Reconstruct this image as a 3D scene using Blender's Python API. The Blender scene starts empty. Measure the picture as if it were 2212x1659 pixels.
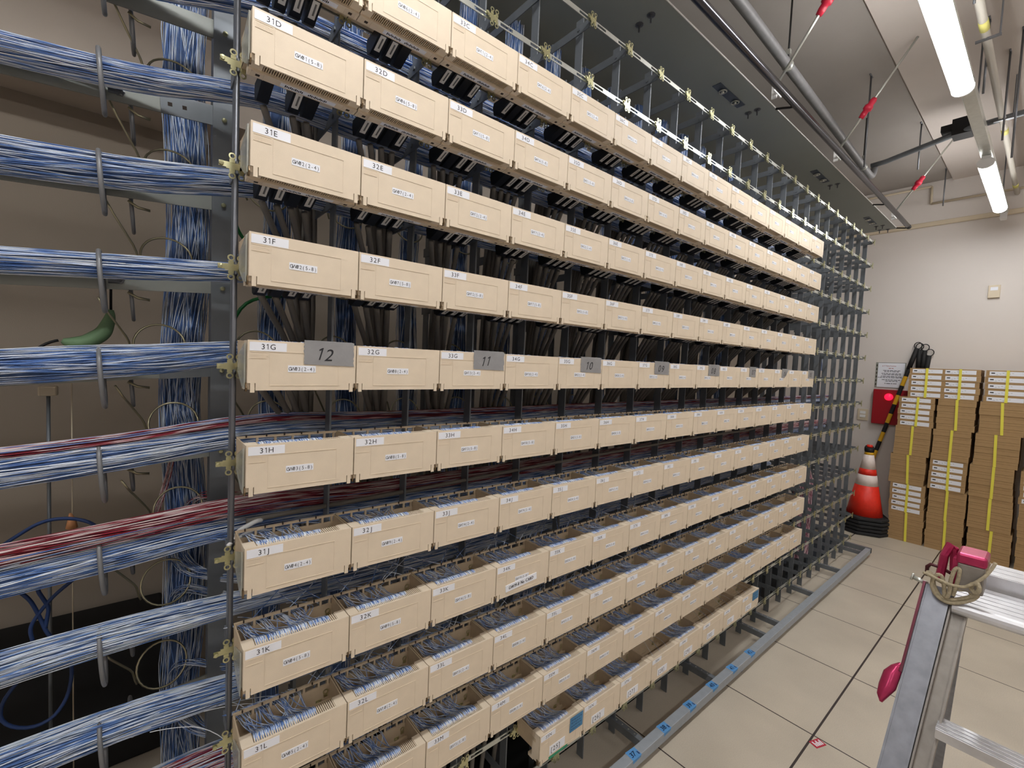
import bpy, math, random
import numpy as np
from mathutils import Vector, Matrix
random.seed(7); RNG = np.random.default_rng(7)
S = bpy.context.scene
COL = S.collection
PI = math.pi
# ------------------------------------------------------------------ camera, world, light, exposure
cd = bpy.data.cameras.new('camera'); cam = bpy.data.objects.new('camera', cd); COL.objects.link(cam)
cam.location = (-0.15166, -0.93496, 1.5498)
cam.rotation_euler = (1.52133, -0.04325, -0.69169)
cd.sensor_fit = 'HORIZONTAL'; cd.sensor_width = 36.0; cd.lens = 973.831 / 2212 * 36.0
cd.clip_start = 0.02; cd.clip_end = 60
S.camera = cam
S.view_settings.view_transform = 'Standard'; S.view_settings.look = 'None'
S.view_settings.gamma = 1.0; S.view_settings.use_curve_mapping = False
S.view_settings.exposure = 0.44
w = bpy.data.worlds.new('world'); S.world = w; w.use_nodes = True
w.node_tree.nodes['Background'].inputs[0].default_value = (0.85, 0.90, 1.0, 1)
w.node_tree.nodes['Background'].inputs[1].default_value = 0.012
LAMP_EMIT = 20.0
LAMP_W = 16.5
def area(name, loc, sx, sy, power, col=(.95, .985, 1), rot=(0, 0, 0)):
    l = bpy.data.lights.new(name, 'AREA'); l.shape = 'RECTANGLE'; l.size = sx; l.size_y = sy; l.energy = power; l.color = col
    o = bpy.data.objects.new(name, l); COL.objects.link(o); o.location = loc; o.rotation_euler = rot
    return o
LAMPX = [-2.97, -0.59, 1.79, 4.17]          # start of each batten in the row over the aisle
for i, x in enumerate(LAMPX):
    area('aisle_lamp_light', (x + .615, -.545, 2.975), 1.2, .08, LAMP_W)
for x in (-2.6, 0.2, 3.0):                   # added second row of battens, out of view, as fill light
    area('added_fill_light', (x + .6, -2.6, 2.975), 1.2, .10, LAMP_W * .45)

# ------------------------------------------------------------------ helpers
def tag(o, label=None, cat=None, group=None, kind=None):
    if label: o['label'] = label
    if cat: o['category'] = cat
    if group: o['group'] = group
    if kind: o['kind'] = kind
    return o
def thing(name, loc, label, cat, group=None, rz=0.0):
    o = bpy.data.objects.new(name, None); COL.objects.link(o); o.location = loc; o.rotation_euler = (0, 0, rz)
    o.empty_display_size = .05
    return tag(o, label, cat, group)
def inst(name, mesh, parent=None, loc=(0, 0, 0), rot=(0, 0, 0)):
    o = bpy.data.objects.new(name, mesh); COL.objects.link(o)
    if parent is not None: o.parent = parent
    o.location = loc; o.rotation_euler = rot
    return o
def copy_tree(o, parent=None):
    c = o.copy(); COL.objects.link(c)
    if parent is not None: c.parent = parent
    for ch in list(o.children): copy_tree(ch, c)
    return c
class MB:
    def __init__(s): s.v = []; s.f = []; s.m = []
    def quad(s, a, b, c, d, mi=0):
        n = len(s.v); s.v += [tuple(a), tuple(b), tuple(c), tuple(d)]; s.f.append((n, n+1, n+2, n+3)); s.m.append(mi)
    def box(s, x0, x1, y0, y1, z0, z1, mi=0):
        n = len(s.v)
        s.v += [(x0,y0,z0),(x1,y0,z0),(x1,y1,z0),(x0,y1,z0),(x0,y0,z1),(x1,y0,z1),(x1,y1,z1),(x0,y1,z1)]
        for q in ((0,3,2,1),(4,5,6,7),(0,1,5,4),(1,2,6,5),(2,3,7,6),(3,0,4,7)):
            s.f.append(tuple(n+i for i in q)); s.m.append(mi)
    def beam(s, p0, p1, u, wd, hu, hw, mi=0):       # box between two points; u, wd = half-extent directions
        p0, p1, u, wd = Vector(p0), Vector(p1), Vector(u).normalized()*hu, Vector(wd).normalized()*hw
        n = len(s.v)
        for p in (p0, p1):
            s.v += [tuple(p-u-wd), tuple(p+u-wd), tuple(p+u+wd), tuple(p-u+wd)]
        for q in ((0,3,2,1),(4,5,6,7),(0,1,5,4),(1,2,6,5),(2,3,7,6),(3,0,4,7)):
            s.f.append(tuple(n+i for i in q)); s.m.append(mi)
    def extrude(s, poly, axis, a, b, mi=0):          # poly in the other two axes
        n = len(s.v); k = len(poly)
        for t in (a, b):
            for (p, q) in poly:
                s.v.append({'x': (t, p, q), 'y': (p, t, q), 'z': (p, q, t)}[axis])
        s.f.append(tuple(range(n+k-1, n-1, -1))); s.m.append(mi)
        s.f.append(tuple(range(n+k, n+2*k))); s.m.append(mi)
        for i in range(k):
            j = (i+1) % k; s.f.append((n+i, n+j, n+k+j, n+k+i)); s.m.append(mi)
    def tube(s, pts, r, n=8, mi=0, closed=False, caps=True):
        pts = [Vector(p) for p in pts]; k = len(pts); base = len(s.v)
        up = None
        for i, p in enumerate(pts):
            if closed: t = pts[(i+1) % k] - pts[i-1]
            else: t = pts[min(i+1, k-1)] - pts[max(i-1, 0)]
            t.normalize()
            if up is None:
                up = Vector((0, 0, 1)) if abs(t.z) < .9 else Vector((1, 0, 0))
            up = (up - t*up.dot(t)); 
            if up.length < 1e-6: up = Vector((1, 0, 0)) - t*t.x
            up.normalize(); sd = t.cross(up)
            rr = r[i] if isinstance(r, (list, tuple)) else r
            for j in range(n):
                a = 2*PI*j/n; s.v.append(tuple(p + (up*math.cos(a) + sd*math.sin(a))*rr))
        rng = k if closed else k-1
        for i in range(rng):
            i2 = (i+1) % k
            for j in range(n):
                j2 = (j+1) % n
                s.f.append((base+i*n+j, base+i*n+j2, base+i2*n+j2, base+i2*n+j)); s.m.append(mi)
        if caps and not closed:
            s.f.append(tuple(base+j for j in range(n-1, -1, -1))); s.m.append(mi)
            s.f.append(tuple(base+(k-1)*n+j for j in range(n))); s.m.append(mi)
    def lathe(s, prof, c=(0, 0), n=24, mi=0, axis='z'):
        base = len(s.v); k = len(prof)
        for (r, z) in prof:
            for j in range(n):
                a = 2*PI*j/n; x, y = c[0]+r*math.cos(a), c[1]+r*math.sin(a)
                s.v.append((x, y, z) if axis == 'z' else (x, z, y) if axis == 'y' else (z, x, y))
        for i in range(k-1):
            for j in range(n):
                j2 = (j+1) % n
                q = (base+i*n+j, base+i*n+j2, base+(i+1)*n+j2, base+(i+1)*n+j)
                s.f.append(q if axis != 'y' else q[::-1]); s.m.append(mi)
        s.f.append(tuple(base+j for j in range(n-1, -1, -1))); s.m.append(mi)
        s.f.append(tuple(base+(k-1)*n+j for j in range(n))); s.m.append(mi)
    def ringplate(s, cx, cz, y, ro, ri, th, n=14, mi=0):   # flat washer facing -y
        base = len(s.v)
        for yy in (y, y+th):
            for rr in (ro, ri):
                for j in range(n):
                    a = 2*PI*j/n; s.v.append((cx+rr*math.cos(a), yy, cz+rr*math.sin(a)))
        for j in range(n):
            k = (j+1) % n
            for q in ((j, k, n+k, n+j), (2*n+j, 3*n+j, 3*n+k, 2*n+k), (j, 2*n+j, 2*n+k, k), (n+j, n+k, 3*n+k, 3*n+j)):
                s.f.append(tuple(base+i for i in q)); s.m.append(mi)
    def mesh(s, name, mats, smooth=False):
        me = bpy.data.meshes.new(name); me.from_pydata(s.v, [], s.f)
        for m in mats: me.materials.append(m)
        if len(mats) > 1: me.polygons.foreach_set('material_index', s.m)
        if smooth: me.polygons.foreach_set('use_smooth', [True]*len(s.f))
        me.update(); return me
    def build(s, name, mats, parent=None, smooth=False, loc=(0, 0, 0)):
        if not isinstance(mats, (list, tuple)): mats = [mats]
        return inst(name, s.mesh(name, mats, smooth), parent, loc)
def bevel(o, wd, seg=2):
    m = o.modifiers.new('bevel', 'BEVEL'); m.width = wd; m.segments = seg; m.limit_method = 'ANGLE'; m.angle_limit = math.radians(40)
    return o
# ------------------------------------------------------------------ materials
def srgb(r, g, b):
    f = lambda c: ((c/255)/12.92 if c/255 <= .04045 else ((c/255+.055)/1.055)**2.4)
    return (f(r), f(g), f(b), 1)
def mat(name, col, rough=.5, metal=0.0, noise=0.0, nscale=20.0, bump=0.0, bscale=200.0, spec=.5, alpha=1.0, emit=None, estr=0.0):
    m = bpy.data.materials.new(name); m.use_nodes = True; nt = m.node_tree; b = nt.nodes['Principled BSDF']
    b.inputs['Base Color'].default_value = col; b.inputs['Roughness'].default_value = rough; b.inputs['Metallic'].default_value = metal
    b.inputs['Specular IOR Level'].default_value = spec
    if alpha < 1: b.inputs['Alpha'].default_value = alpha
    if emit: b.inputs['Emission Color'].default_value = emit; b.inputs['Emission Strength'].default_value = estr
    tc = nt.nodes.new('ShaderNodeTexCoord')
    if noise > 0:
        n = nt.nodes.new('ShaderNodeTexNoise'); n.inputs['Scale'].default_value = nscale; n.inputs['Detail'].default_value = 5
        nt.links.new(tc.outputs['Object'], n.inputs['Vector'])
        mr = nt.nodes.new('ShaderNodeMapRange'); mr.inputs['From Min'].default_value = .3; mr.inputs['From Max'].default_value = .7
        mr.inputs['To Min'].default_value = 1-noise; mr.inputs['To Max'].default_value = 1+noise
        nt.links.new(n.outputs['Fac'], mr.inputs['Value'])
        hv = nt.nodes.new('ShaderNodeHueSaturation'); hv.inputs['Color'].default_value = col
        nt.links.new(mr.outputs[0], hv.inputs['Value']); nt.links.new(hv.outputs[0], b.inputs['Base Color'])
    if bump > 0:
        n2 = nt.nodes.new('ShaderNodeTexNoise'); n2.inputs['Scale'].default_value = bscale; n2.inputs['Detail'].default_value = 3
        nt.links.new(tc.outputs['Object'], n2.inputs['Vector'])
        bp = nt.nodes.new('ShaderNodeBump'); bp.inputs['Strength'].default_value = bump; bp.inputs['Distance'].default_value = .002
        nt.links.new(n2.outputs['Fac'], bp.inputs['Height']); nt.links.new(bp.outputs[0], b.inputs['Normal'])
    return m
M = {}
M['beige'] = mat('beige_plastic', srgb(222, 206, 184), .5, noise=.03, nscale=30, bump=.12, bscale=900)
M['tray'] = mat('beige_plastic_inner', srgb(204, 184, 156), .55, noise=.06, nscale=40)
M['slot'] = mat('dark_slot', srgb(50, 38, 30), .8)
M['label'] = mat('white_label', srgb(236, 238, 246), .45)
M['ink'] = mat('black_ink', srgb(28, 28, 34), .6)
M['module'] = mat('black_module', srgb(22, 24, 30), .4)
M['modtag'] = mat('module_tag', srgb(225, 222, 216), .5)
M['greycable'] = mat('grey_cable', srgb(122, 117, 110), .55)
M['clip'] = mat('brown_clip', srgb(120, 100, 75), .35, .6)
M['steel'] = mat('dark_galvanised_steel', srgb(122, 127, 133), .45, .35, noise=.1, nscale=15)
M['barsteel'] = mat('grey_painted_bar', srgb(150, 153, 148), .5, .3, noise=.08, nscale=12)
M['rail'] = mat('zinc_rail', srgb(205, 208, 202), .3, .75, noise=.06, nscale=40)
M['zinc'] = mat('yellow_zinc', srgb(200, 198, 158), .28, .9, noise=.08, nscale=60)
M['rod'] = mat('steel_rod', srgb(120, 122, 128), .4, .7)
M['hoop'] = mat('grey_coated_hoop', srgb(120, 121, 124), .4, .2)
M['wirering'] = mat('zinc_wire', srgb(175, 168, 140), .3, .85)
M['chrome'] = mat('chrome_tube', srgb(96, 96, 104), .2, 1.0)
M['conduit'] = mat('grey_conduit', srgb(120, 120, 122), .5, .2, noise=.1, nscale=30)
M['tray_steel'] = mat('green_grey_tray', srgb(150, 158, 156), .6, .05, noise=.04, nscale=3)
M['plate'] = mat('blue_grey_plate', srgb(88, 98, 112), .5, .3)
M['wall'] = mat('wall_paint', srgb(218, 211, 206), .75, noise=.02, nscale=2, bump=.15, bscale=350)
M['wallback'] = mat('wall_back_shaded', srgb(150, 138, 125), .8, noise=.03, nscale=2, bump=.15, bscale=350)  # darker than the other walls: shade behind the frame painted into the colour
M['ledge'] = mat('ledge_lit_tone', srgb(198, 186, 174), .8, noise=.03, nscale=2, bump=.15, bscale=350)  # lighter than the wall below it: light on the beam painted in
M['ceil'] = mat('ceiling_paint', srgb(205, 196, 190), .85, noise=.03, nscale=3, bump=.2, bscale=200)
M['recess'] = mat('ceiling_recess_shaded', srgb(164, 158, 153), .85, noise=.03, nscale=3, bump=.2, bscale=200)  # same ceiling made darker: shade of the recess put into the colour
M['trim'] = mat('ivory_trim', srgb(214, 200, 176), .5)
M['white'] = mat('white_enamel', srgb(235, 235, 235), .4)
M['black'] = mat('matte_black', srgb(18, 18, 20), .7)
M['rubber'] = mat('black_rubber', srgb(30, 31, 34), .75, noise=.15, nscale=30)
M['red'] = mat('red_plastic', srgb(186, 30, 58), .4)
M['redbox'] = mat('red_enamel_box', srgb(160, 18, 32), .4)
M['redlamp'] = mat('red_lamp_glass', srgb(255, 20, 60), .3, emit=(1, .01, .05, 1), estr=1.2)
M['cone'] = mat('orange_red_cone', srgb(240, 52, 34), .45, noise=.06, nscale=40)
M['refl'] = mat('white_reflective_band', srgb(236, 222, 216), .4, noise=.04, nscale=40)
M['yellow'] = mat('yellow_plastic', srgb(222, 170, 30), .45)
M['strap'] = mat('yellow_strap', srgb(236, 226, 84), .45)
M['card'] = mat('brown_cardboard', srgb(172, 140, 98), .8, noise=.05, nscale=25)
M['bluetape'] = mat('blue_masking_tape', srgb(88, 148, 205), .7, noise=.05, nscale=60)
M['blueink'] = mat('dark_blue_ink', srgb(20, 40, 90), .6)
M['note'] = mat('blue_note_paper', srgb(70, 130, 175), .6, noise=.06, nscale=80)
M['green'] = mat('green_tape', srgb(45, 140, 105), .6)
M['duct'] = mat('silver_duct_tape', srgb(150, 150, 152), .42, .25, noise=.12, nscale=18, bump=.3, bscale=60)
M['guard'] = mat('grey_guard_rail', srgb(160, 166, 173), .5, .2, noise=.05, nscale=40)
M['alu'] = mat('brushed_aluminium', srgb(214, 214, 218), .38, .7, noise=.1, nscale=25)
M['aluface'] = mat('worn_grey_aluminium', srgb(140, 142, 150), .45, .6, noise=.12, nscale=40)
M['metalred'] = mat('metallic_cherry', srgb(182, 52, 96), .28, .5, noise=.1, nscale=60)
M['darkred'] = mat('dark_cherry_steel', srgb(88, 16, 38), .35, .4, noise=.1, nscale=60)
M['aluin'] = mat('dull_aluminium', srgb(150, 144, 138), .5, .5, noise=.1, nscale=40)
M['paleyellow'] = mat('pale_yellow_tape', srgb(214, 208, 120), .6)
M['cream'] = mat('cream_conduit', srgb(205, 200, 190), .5)
M['rope'] = mat('sand_rope', srgb(176, 164, 138), .9, noise=.2, nscale=150, bump=.8, bscale=500)
M['bluecable'] = mat('blue_cable', srgb(40, 66, 120), .5)
M['greencable'] = mat('green_cable', srgb(20, 110, 50), .45)
M['sleeve'] = mat('green_cable_sleeve', srgb(110, 142, 104), .6, noise=.06, nscale=60)
M['clear'] = mat('clear_grey_plastic', srgb(190, 192, 182), .2, alpha=.55)
M['lampglow'] = mat('lamp_diffuser', (1, 1, 1, 1), .4, emit=(1, .985, .96, 1), estr=LAMP_EMIT)

def wire_mat(name, ca, cb, tint):
    """twisted pair: two insulation colours alternate along every wire (attribute w.x), w.y = random tint"""
    m = bpy.data.materials.new(name); m.use_nodes = True; nt = m.node_tree; b = nt.nodes['Principled BSDF']
    at = nt.nodes.new('ShaderNodeAttribute'); at.attribute_name = 'w'
    sx = nt.nodes.new('ShaderNodeSeparateXYZ'); nt.links.new(at.outputs['Vector'], sx.inputs[0])
    sn = nt.nodes.new('ShaderNodeMath'); sn.operation = 'SINE'; nt.links.new(sx.outputs[0], sn.inputs[0])
    mr = nt.nodes.new('ShaderNodeMapRange'); mr.inputs['From Min'].default_value = -.2; mr.inputs['From Max'].default_value = .7
    ad = nt.nodes.new('ShaderNodeMath'); ad.operation = 'MULTIPLY_ADD'; nt.links.new(sx.outputs[1], ad.inputs[0]); ad.inputs[1].default_value = 2.4; ad.inputs[2].default_value = -1.3
    a2 = nt.nodes.new('ShaderNodeMath'); nt.links.new(sn.outputs[0], a2.inputs[0]); nt.links.new(ad.outputs[0], a2.inputs[1]); nt.links.new(a2.outputs[0], mr.inputs['Value'])
    mx = nt.nodes.new('ShaderNodeMix'); mx.data_type = 'RGBA'; mx.inputs['A'].default_value = ca; mx.inputs['B'].default_value = cb
    nt.links.new(mr.outputs[0], mx.inputs['Factor'])
    m2 = nt.nodes.new('ShaderNodeMix'); m2.data_type = 'RGBA'; m2.blend_type = 'MULTIPLY'; m2.inputs['Factor'].default_value = 1.0
    cr = nt.nodes.new('ShaderNodeMix'); cr.data_type = 'RGBA'; cr.inputs['A'].default_value = (1, 1, 1, 1); cr.inputs['B'].default_value = tint
    nt.links.new(sx.outputs[1], cr.inputs['Factor'])
    nt.links.new(mx.outputs['Result'], m2.inputs['A']); nt.links.new(cr.outputs['Result'], m2.inputs['B'])
    nt.links.new(m2.outputs['Result'], b.inputs['Base Color']); b.inputs['Roughness'].default_value = .38
    return m
M['bw'] = wire_mat('blue_white_jumper', srgb(244, 248, 255), srgb(124, 160, 216), srgb(190, 206, 232))
M['rw'] = wire_mat('red_white_jumper', srgb(240, 226, 226), srgb(160, 36, 62), srgb(225, 190, 195))
M['pw'] = wire_mat('pink_white_jumper', srgb(240, 210, 216), srgb(196, 120, 140), srgb(200, 190, 215))
M['core_b'] = mat('bundle_core_blue', srgb(74, 98, 142), .8, noise=.3, nscale=60)
M['core_p'] = mat('bundle_core_pink', srgb(190, 130, 145), .8, noise=.3, nscale=60)
M['core_r'] = mat('bundle_core_red', srgb(96, 30, 46), .8)

def wires_mesh(name, P, r, mats, mi=None, pitch=.05, sides=3, core=None):
    """P: (n wires, n samples, 3) centre lines -> one mesh of thin tubes with attribute w"""
    nw, ns, _ = P.shape
    T = np.gradient(P, axis=1); T /= np.linalg.norm(T, axis=2, keepdims=True) + 1e-12
    ref = np.where(np.abs(T[..., 2:3]) < .8, np.array([0, 0, 1.]), np.array([1., 0, 0]))
    A = np.cross(T, ref); A /= np.linalg.norm(A, axis=2, keepdims=True) + 1e-12
    B = np.cross(T, A)
    seg = np.linalg.norm(np.diff(P, axis=1), axis=2); L = np.concatenate([np.zeros((nw, 1)), np.cumsum(seg, 1)], 1)
    rr = np.asarray(r).reshape(-1, 1, 1) if np.ndim(r) else r
    V = np.stack([P + rr*(math.cos(2*PI*j/sides)*A + math.sin(2*PI*j/sides)*B) for j in range(sides)], 2)  # nw,ns,sides,3
    V = V.reshape(-1, 3)
    idx = np.arange(nw*ns*sides).reshape(nw, ns, sides)
    a = idx[:, :-1, :]; b = np.roll(idx, -1, 2)[:, :-1, :]; c = np.roll(idx, -1, 2)[:, 1:, :]; d = idx[:, 1:, :]
    F = np.stack([a, b, c, d], -1).reshape(-1, 4)
    phase = RNG.uniform(0, 6.28, (nw, 1)); pr = pitch*RNG.uniform(.7, 1.5, (nw, 1))
    W0 = np.repeat((L*2*PI/pr + phase)[..., None], sides, 2).reshape(-1)
    W1 = np.repeat(np.repeat(RNG.uniform(0, 1, (nw, 1)), ns, 1)[..., None], sides, 2).reshape(-1)
    fm = np.repeat(np.asarray(mi) if mi is not None else np.zeros(nw, int), (ns-1)*sides)
    extra_v, extra_f, extra_m = [], [], []
    if core is not None:
        cm = core; off = len(V); extra_v = np.array(cm.v); extra_f = np.array([f for f in cm.f if len(f) == 4]) + off
        extra_m = np.array([m for f, m in zip(cm.f, cm.m) if len(f) == 4])
        V = np.concatenate([V, extra_v]); F = np.concatenate([F, extra_f]); fm = np.concatenate([fm, extra_m])
        W0 = np.concatenate([W0, np.zeros(len(extra_v))]); W1 = np.concatenate([W1, np.zeros(len(extra_v))])
    me = bpy.data.meshes.new(name)
    me.vertices.add(len(V)); me.vertices.foreach_set('co', V.astype(np.float32).ravel())
    me.loops.add(F.size); me.loops.foreach_set('vertex_index', F.astype(np.int32).ravel())
    me.polygons.add(len(F)); me.polygons.foreach_set('loop_start', np.arange(0, F.size, 4, dtype=np.int32))
    try: me.polygons.foreach_set('loop_total', np.full(len(F), 4, dtype=np.int32))
    except Exception: pass
    for m in mats: me.materials.append(m)
    me.polygons.foreach_set('material_index', fm.astype(np.int32)); me.polygons.foreach_set('use_smooth', np.ones(len(F), bool))
    me.update(calc_edges=True)
    at = me.attributes.new('w', 'FLOAT_VECTOR', 'POINT')
    at.data.foreach_set('vector', np.stack([W0, W1, np.zeros_like(W0)], 1).astype(np.float32).ravel())
    return me
def interp(keys, n):
    k = np.array(keys, float); t = np.concatenate([[0], np.cumsum(np.linalg.norm(np.diff(k[:, :3], axis=0), axis=1))]); t /= t[-1]
    s = np.linspace(0, 1, n); out = np.stack([np.interp(s, t, k[:, i]) for i in range(k.shape[1])], 1)
    ker = np.ones(5)/5; pad = np.pad(out, ((2, 2), (0, 0)), 'edge')
    return np.stack([np.convolve(pad[:, i], ker, 'valid') for i in range(out.shape[1])], 1)
def bundle(keys, nw, n, wr, axes, mats, mi=None, wander=.35, core_mi=None, pitch=.11, name='wire_bundle'):
    """keys rows: x,y,z, ra, rb (half sizes along the two axes)"""
    C = interp(keys, n); a1, a2 = [np.array(a, float) for a in axes]
    rho = np.sqrt(RNG.uniform(.25, 1, nw)); ph = RNG.uniform(0, 2*PI, nw)
    s = np.linspace(0, 1, n)
    L = np.sum(np.linalg.norm(np.diff(C[:, :3], axis=0), axis=1))
    P = np.zeros((nw, n, 3))
    F1 = RNG.uniform(.25, .8, (nw, 1))*L*2; F2 = RNG.uniform(.8, 1.6, (nw, 1))*L*2; Q1 = RNG.uniform(0, 6.28, (nw, 1)); Q2 = RNG.uniform(0, 6.28, (nw, 1))
    ang = ph[:, None] + wander*np.sin(F1*s[None]*PI + Q1) + wander*.35*np.sin(F2*s[None]*PI + Q2)
    rad = rho[:, None]*(1 + .07*np.sin(F2*s[None]*PI + Q1))
    u = rad*np.cos(ang)*C[None, :, 3]; v = rad*np.sin(ang)*C[None, :, 4]
    P = C[None, :, :3] + u[..., None]*a1 + v[..., None]*a2
    core = None
    if core_mi is not None:
        core = MB(); k = 10; base = 0
        for i in range(n):
            for j in range(k):
                a = 2*PI*j/k; core.v.append(tuple(C[i, :3] + .72*(math.cos(a)*C[i, 3]*a1 + math.sin(a)*C[i, 4]*a2)))
        for i in range(n-1):
            for j in range(k):
                core.f.append((i*k+j, i*k+(j+1) % k, (i+1)*k+(j+1) % k, (i+1)*k+j)); core.m.append(core_mi)
    return wires_mesh(name, P, wr, mats, mi, pitch, 3, core)
# glyphs ------------------------------------------------------------------
GL = {}
def glyph(ch):
    if ch == '1' and ch not in GL:
        GL[ch] = ([(.19, 0), (.27, 0), (.27, .70), (.20, .70), (.19, .64), (.06, .53), (.06, .60), (.20, .70), (.19, .56)], [(0, 1, 2, 3), (5, 8, 3, 6)], .04, .30)
    if ch not in GL:
        cu = bpy.data.curves.new('g', 'FONT'); cu.body = ch; cu.size = 1.0; cu.resolution_u = 3
        o = bpy.data.objects.new('g', cu); COL.objects.link(o)
        dg = bpy.context.evaluated_depsgraph_get(); me = o.evaluated_get(dg).to_mesh()
        vs = [(v.co.x, v.co.y) for v in me.vertices]; fs = [tuple(p.vertices) for p in me.polygons]
        o.evaluated_get(dg).to_mesh_clear(); bpy.data.objects.remove(o); bpy.data.curves.remove(cu)
        xs = [v[0] for v in vs] or [0, .3]
        GL[ch] = (vs, fs, min(xs), max(xs))
    return GL[ch]
def text(mb, s, x, y, z, h, mi=1, mono=None, gap=.16, shear=0.0, wob=0.0, bold=0, plane='xz', sx=1.0):
    """writes s from x rightwards on the plane facing -y ('xz'), +z ('xy') or -x ('yz', advancing towards -y); h = cap height"""
    k = h/.70; cx = x
    for ch in s:
        if ch == ' ': cx += (mono or h*.55); continue
        vs, fs, a, b = glyph(ch)
        wd = (b-a)*k*sx
        ox = cx + (mono-wd)/2 if mono else cx
        dz = random.uniform(-wob, wob)*h
        for rep in range(1+bold):
            n = len(mb.v); e = rep*h*.05
            for (px, py) in vs:
                X = ox + (px-a)*k*sx + py*k*shear + e; Z = py*k + dz
                if plane == 'xz': mb.v.append((X, y, z+Z))
                elif plane == 'xy': mb.v.append((X, y+Z, z))
                else: mb.v.append((y, -X, z+Z))
            for f in fs: mb.f.append(tuple(n+i for i in f)); mb.m.append(mi)
        if ch == '0' and mono:                      # slashed zero of the label printer
            t = h*.07; x0, x1 = ox+wd*.12, ox+wd*.88
            mb.quad((x0-t, y, z+h*.05), (x0+t, y, z+h*.05), (x1+t, y, z+h*.95), (x1-t, y, z+h*.95), mi)
        cx += mono if mono else wd + gap*h
    return cx - x
ORD = ['first', 'second', 'third', 'fourth', 'fifth', 'sixth', 'seventh', 'eighth', 'ninth', 'tenth', 'eleventh', 'twelfth', 'thirteenth',
       'fourteenth', 'fifteenth', 'sixteenth', 'seventeenth', 'eighteenth', 'nineteenth', 'twentieth', 'twenty-first', 'twenty-second', 'twenty-third', 'twenty-fourth']
PITCH = .19363; CW = .2; ZD = 2.15                 # row pitch, column width, top of row D above the floor
ROWS = ['C', 'D', 'E', 'F', 'G', 'H', 'J', 'K', 'L', 'M', 'N']
rowz = lambda r: ZD - r*PITCH                      # r = -1 for row C
# ------------------------------------------------------------------ the room
XW, YB, YF, XL = 5.92, 1.5, -4.2, -4.0
fl = bpy.data.materials.new('floor_tiles'); fl.use_nodes = True; nt = fl.node_tree; bs = nt.nodes['Principled BSDF']
geo = nt.nodes.new('ShaderNodeNewGeometry'); sp = nt.nodes.new('ShaderNodeSeparateXYZ'); nt.links.new(geo.outputs['Position'], sp.inputs[0])
def mnode(op, a, b=None):
    n = nt.nodes.new('ShaderNodeMath'); n.operation = op
    for i, v in enumerate((a, b)):
        if v is None: continue
        if isinstance(v, (int, float)): n.inputs[i].default_value = v
        else: nt.links.new(v, n.inputs[i])
    return n.outputs[0]
def seam(coord, off, wd):
    t = mnode('FRACT', mnode('DIVIDE', mnode('ADD', coord, 60 - off), .6))
    return mnode('LESS_THAN', mnode('ABSOLUTE', mnode('SUBTRACT', mnode('ABSOLUTE', mnode('SUBTRACT', t, .5)), .5)), wd/.6)
seams = mnode('MAXIMUM', seam(sp.outputs[0], .29, .0030), seam(sp.outputs[1], -.37, .0042))
n1 = nt.nodes.new('ShaderNodeTexNoise'); n1.inputs['Scale'].default_value = 3.0; n1.inputs['Detail'].default_value = 6; nt.links.new(geo.outputs['Position'], n1.inputs['Vector'])
n2 = nt.nodes.new('ShaderNodeTexNoise'); n2.inputs['Scale'].default_value = 260; n2.inputs['Detail'].default_value = 2; nt.links.new(geo.outputs['Position'], n2.inputs['Vector'])
vv = mnode('ADD', mnode('ADD', mnode('MULTIPLY', n1.outputs['Fac'], .44), mnode('MULTIPLY', n2.outputs['Fac'], .30)), .63)
hs = nt.nodes.new('ShaderNodeHueSaturation'); hs.inputs['Color'].default_value = srgb(196, 186, 170); nt.links.new(vv, hs.inputs['Value'])
mx = nt.nodes.new('ShaderNodeMix'); mx.data_type = 'RGBA'; nt.links.new(seams, mx.inputs['Factor']); nt.links.new(hs.outputs[0], mx.inputs['A'])
mx.inputs['B'].default_value = srgb(52, 42, 40); nt.links.new(mx.outputs['Result'], bs.inputs['Base Color']); bs.inputs['Roughness'].default_value = .42
def struct(name, mb, m):
    o = mb.build(name, m); o['kind'] = 'structure'; return o
m = MB(); m.box(XL, XW, YF, .222, -.05, 0); m.box(XL, XW, .95, YB, -.05, 0); m.box(XL, -1.6, .222, .95, -.05, 0); m.box(5.1, XW, .222, .95, -.05, 0)
struct('floor', m, fl)
m = MB(); m.box(-1.6, 5.1, .222, .95, -.5, -.45); m.box(-1.6, 5.1, .222, .232, -.45, -.051); m.box(-1.6, 5.1, .94, .95, -.45, -.051)
struct('trim_1', m, M['black'])
m = MB(); m.box(XW, XW+.1, YF, YB+.1, 0, 4.3); struct('wall_right', m, M['wall'])
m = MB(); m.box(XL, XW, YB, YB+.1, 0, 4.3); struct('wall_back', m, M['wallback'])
m = MB(); m.box(XL, XW, YF-.1, YF, 0, 4.3); struct('wall_front', m, M['wall'])
m = MB(); m.box(XL-.1, XL, YF-.1, YB+.1, 0, 4.3); struct('wall_left', m, M['wall'])
ZC, ZU = 3.51, 3.49
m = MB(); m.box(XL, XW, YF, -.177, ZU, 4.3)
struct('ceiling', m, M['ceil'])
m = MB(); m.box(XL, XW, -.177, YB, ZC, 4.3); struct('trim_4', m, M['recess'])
m = MB(); m.box(XL, XW, YB-.28, YB, 2.44, 2.73); struct('trim_2', m, M['ledge'])            # ledge beam along the back wall
m = MB(); m.box(XW-.03, XW, -2.2, .9, 3.07, 3.115); bevel(struct('trim_3', m, M['trim']), .008)  # ivory cable duct along the right wall
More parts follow.
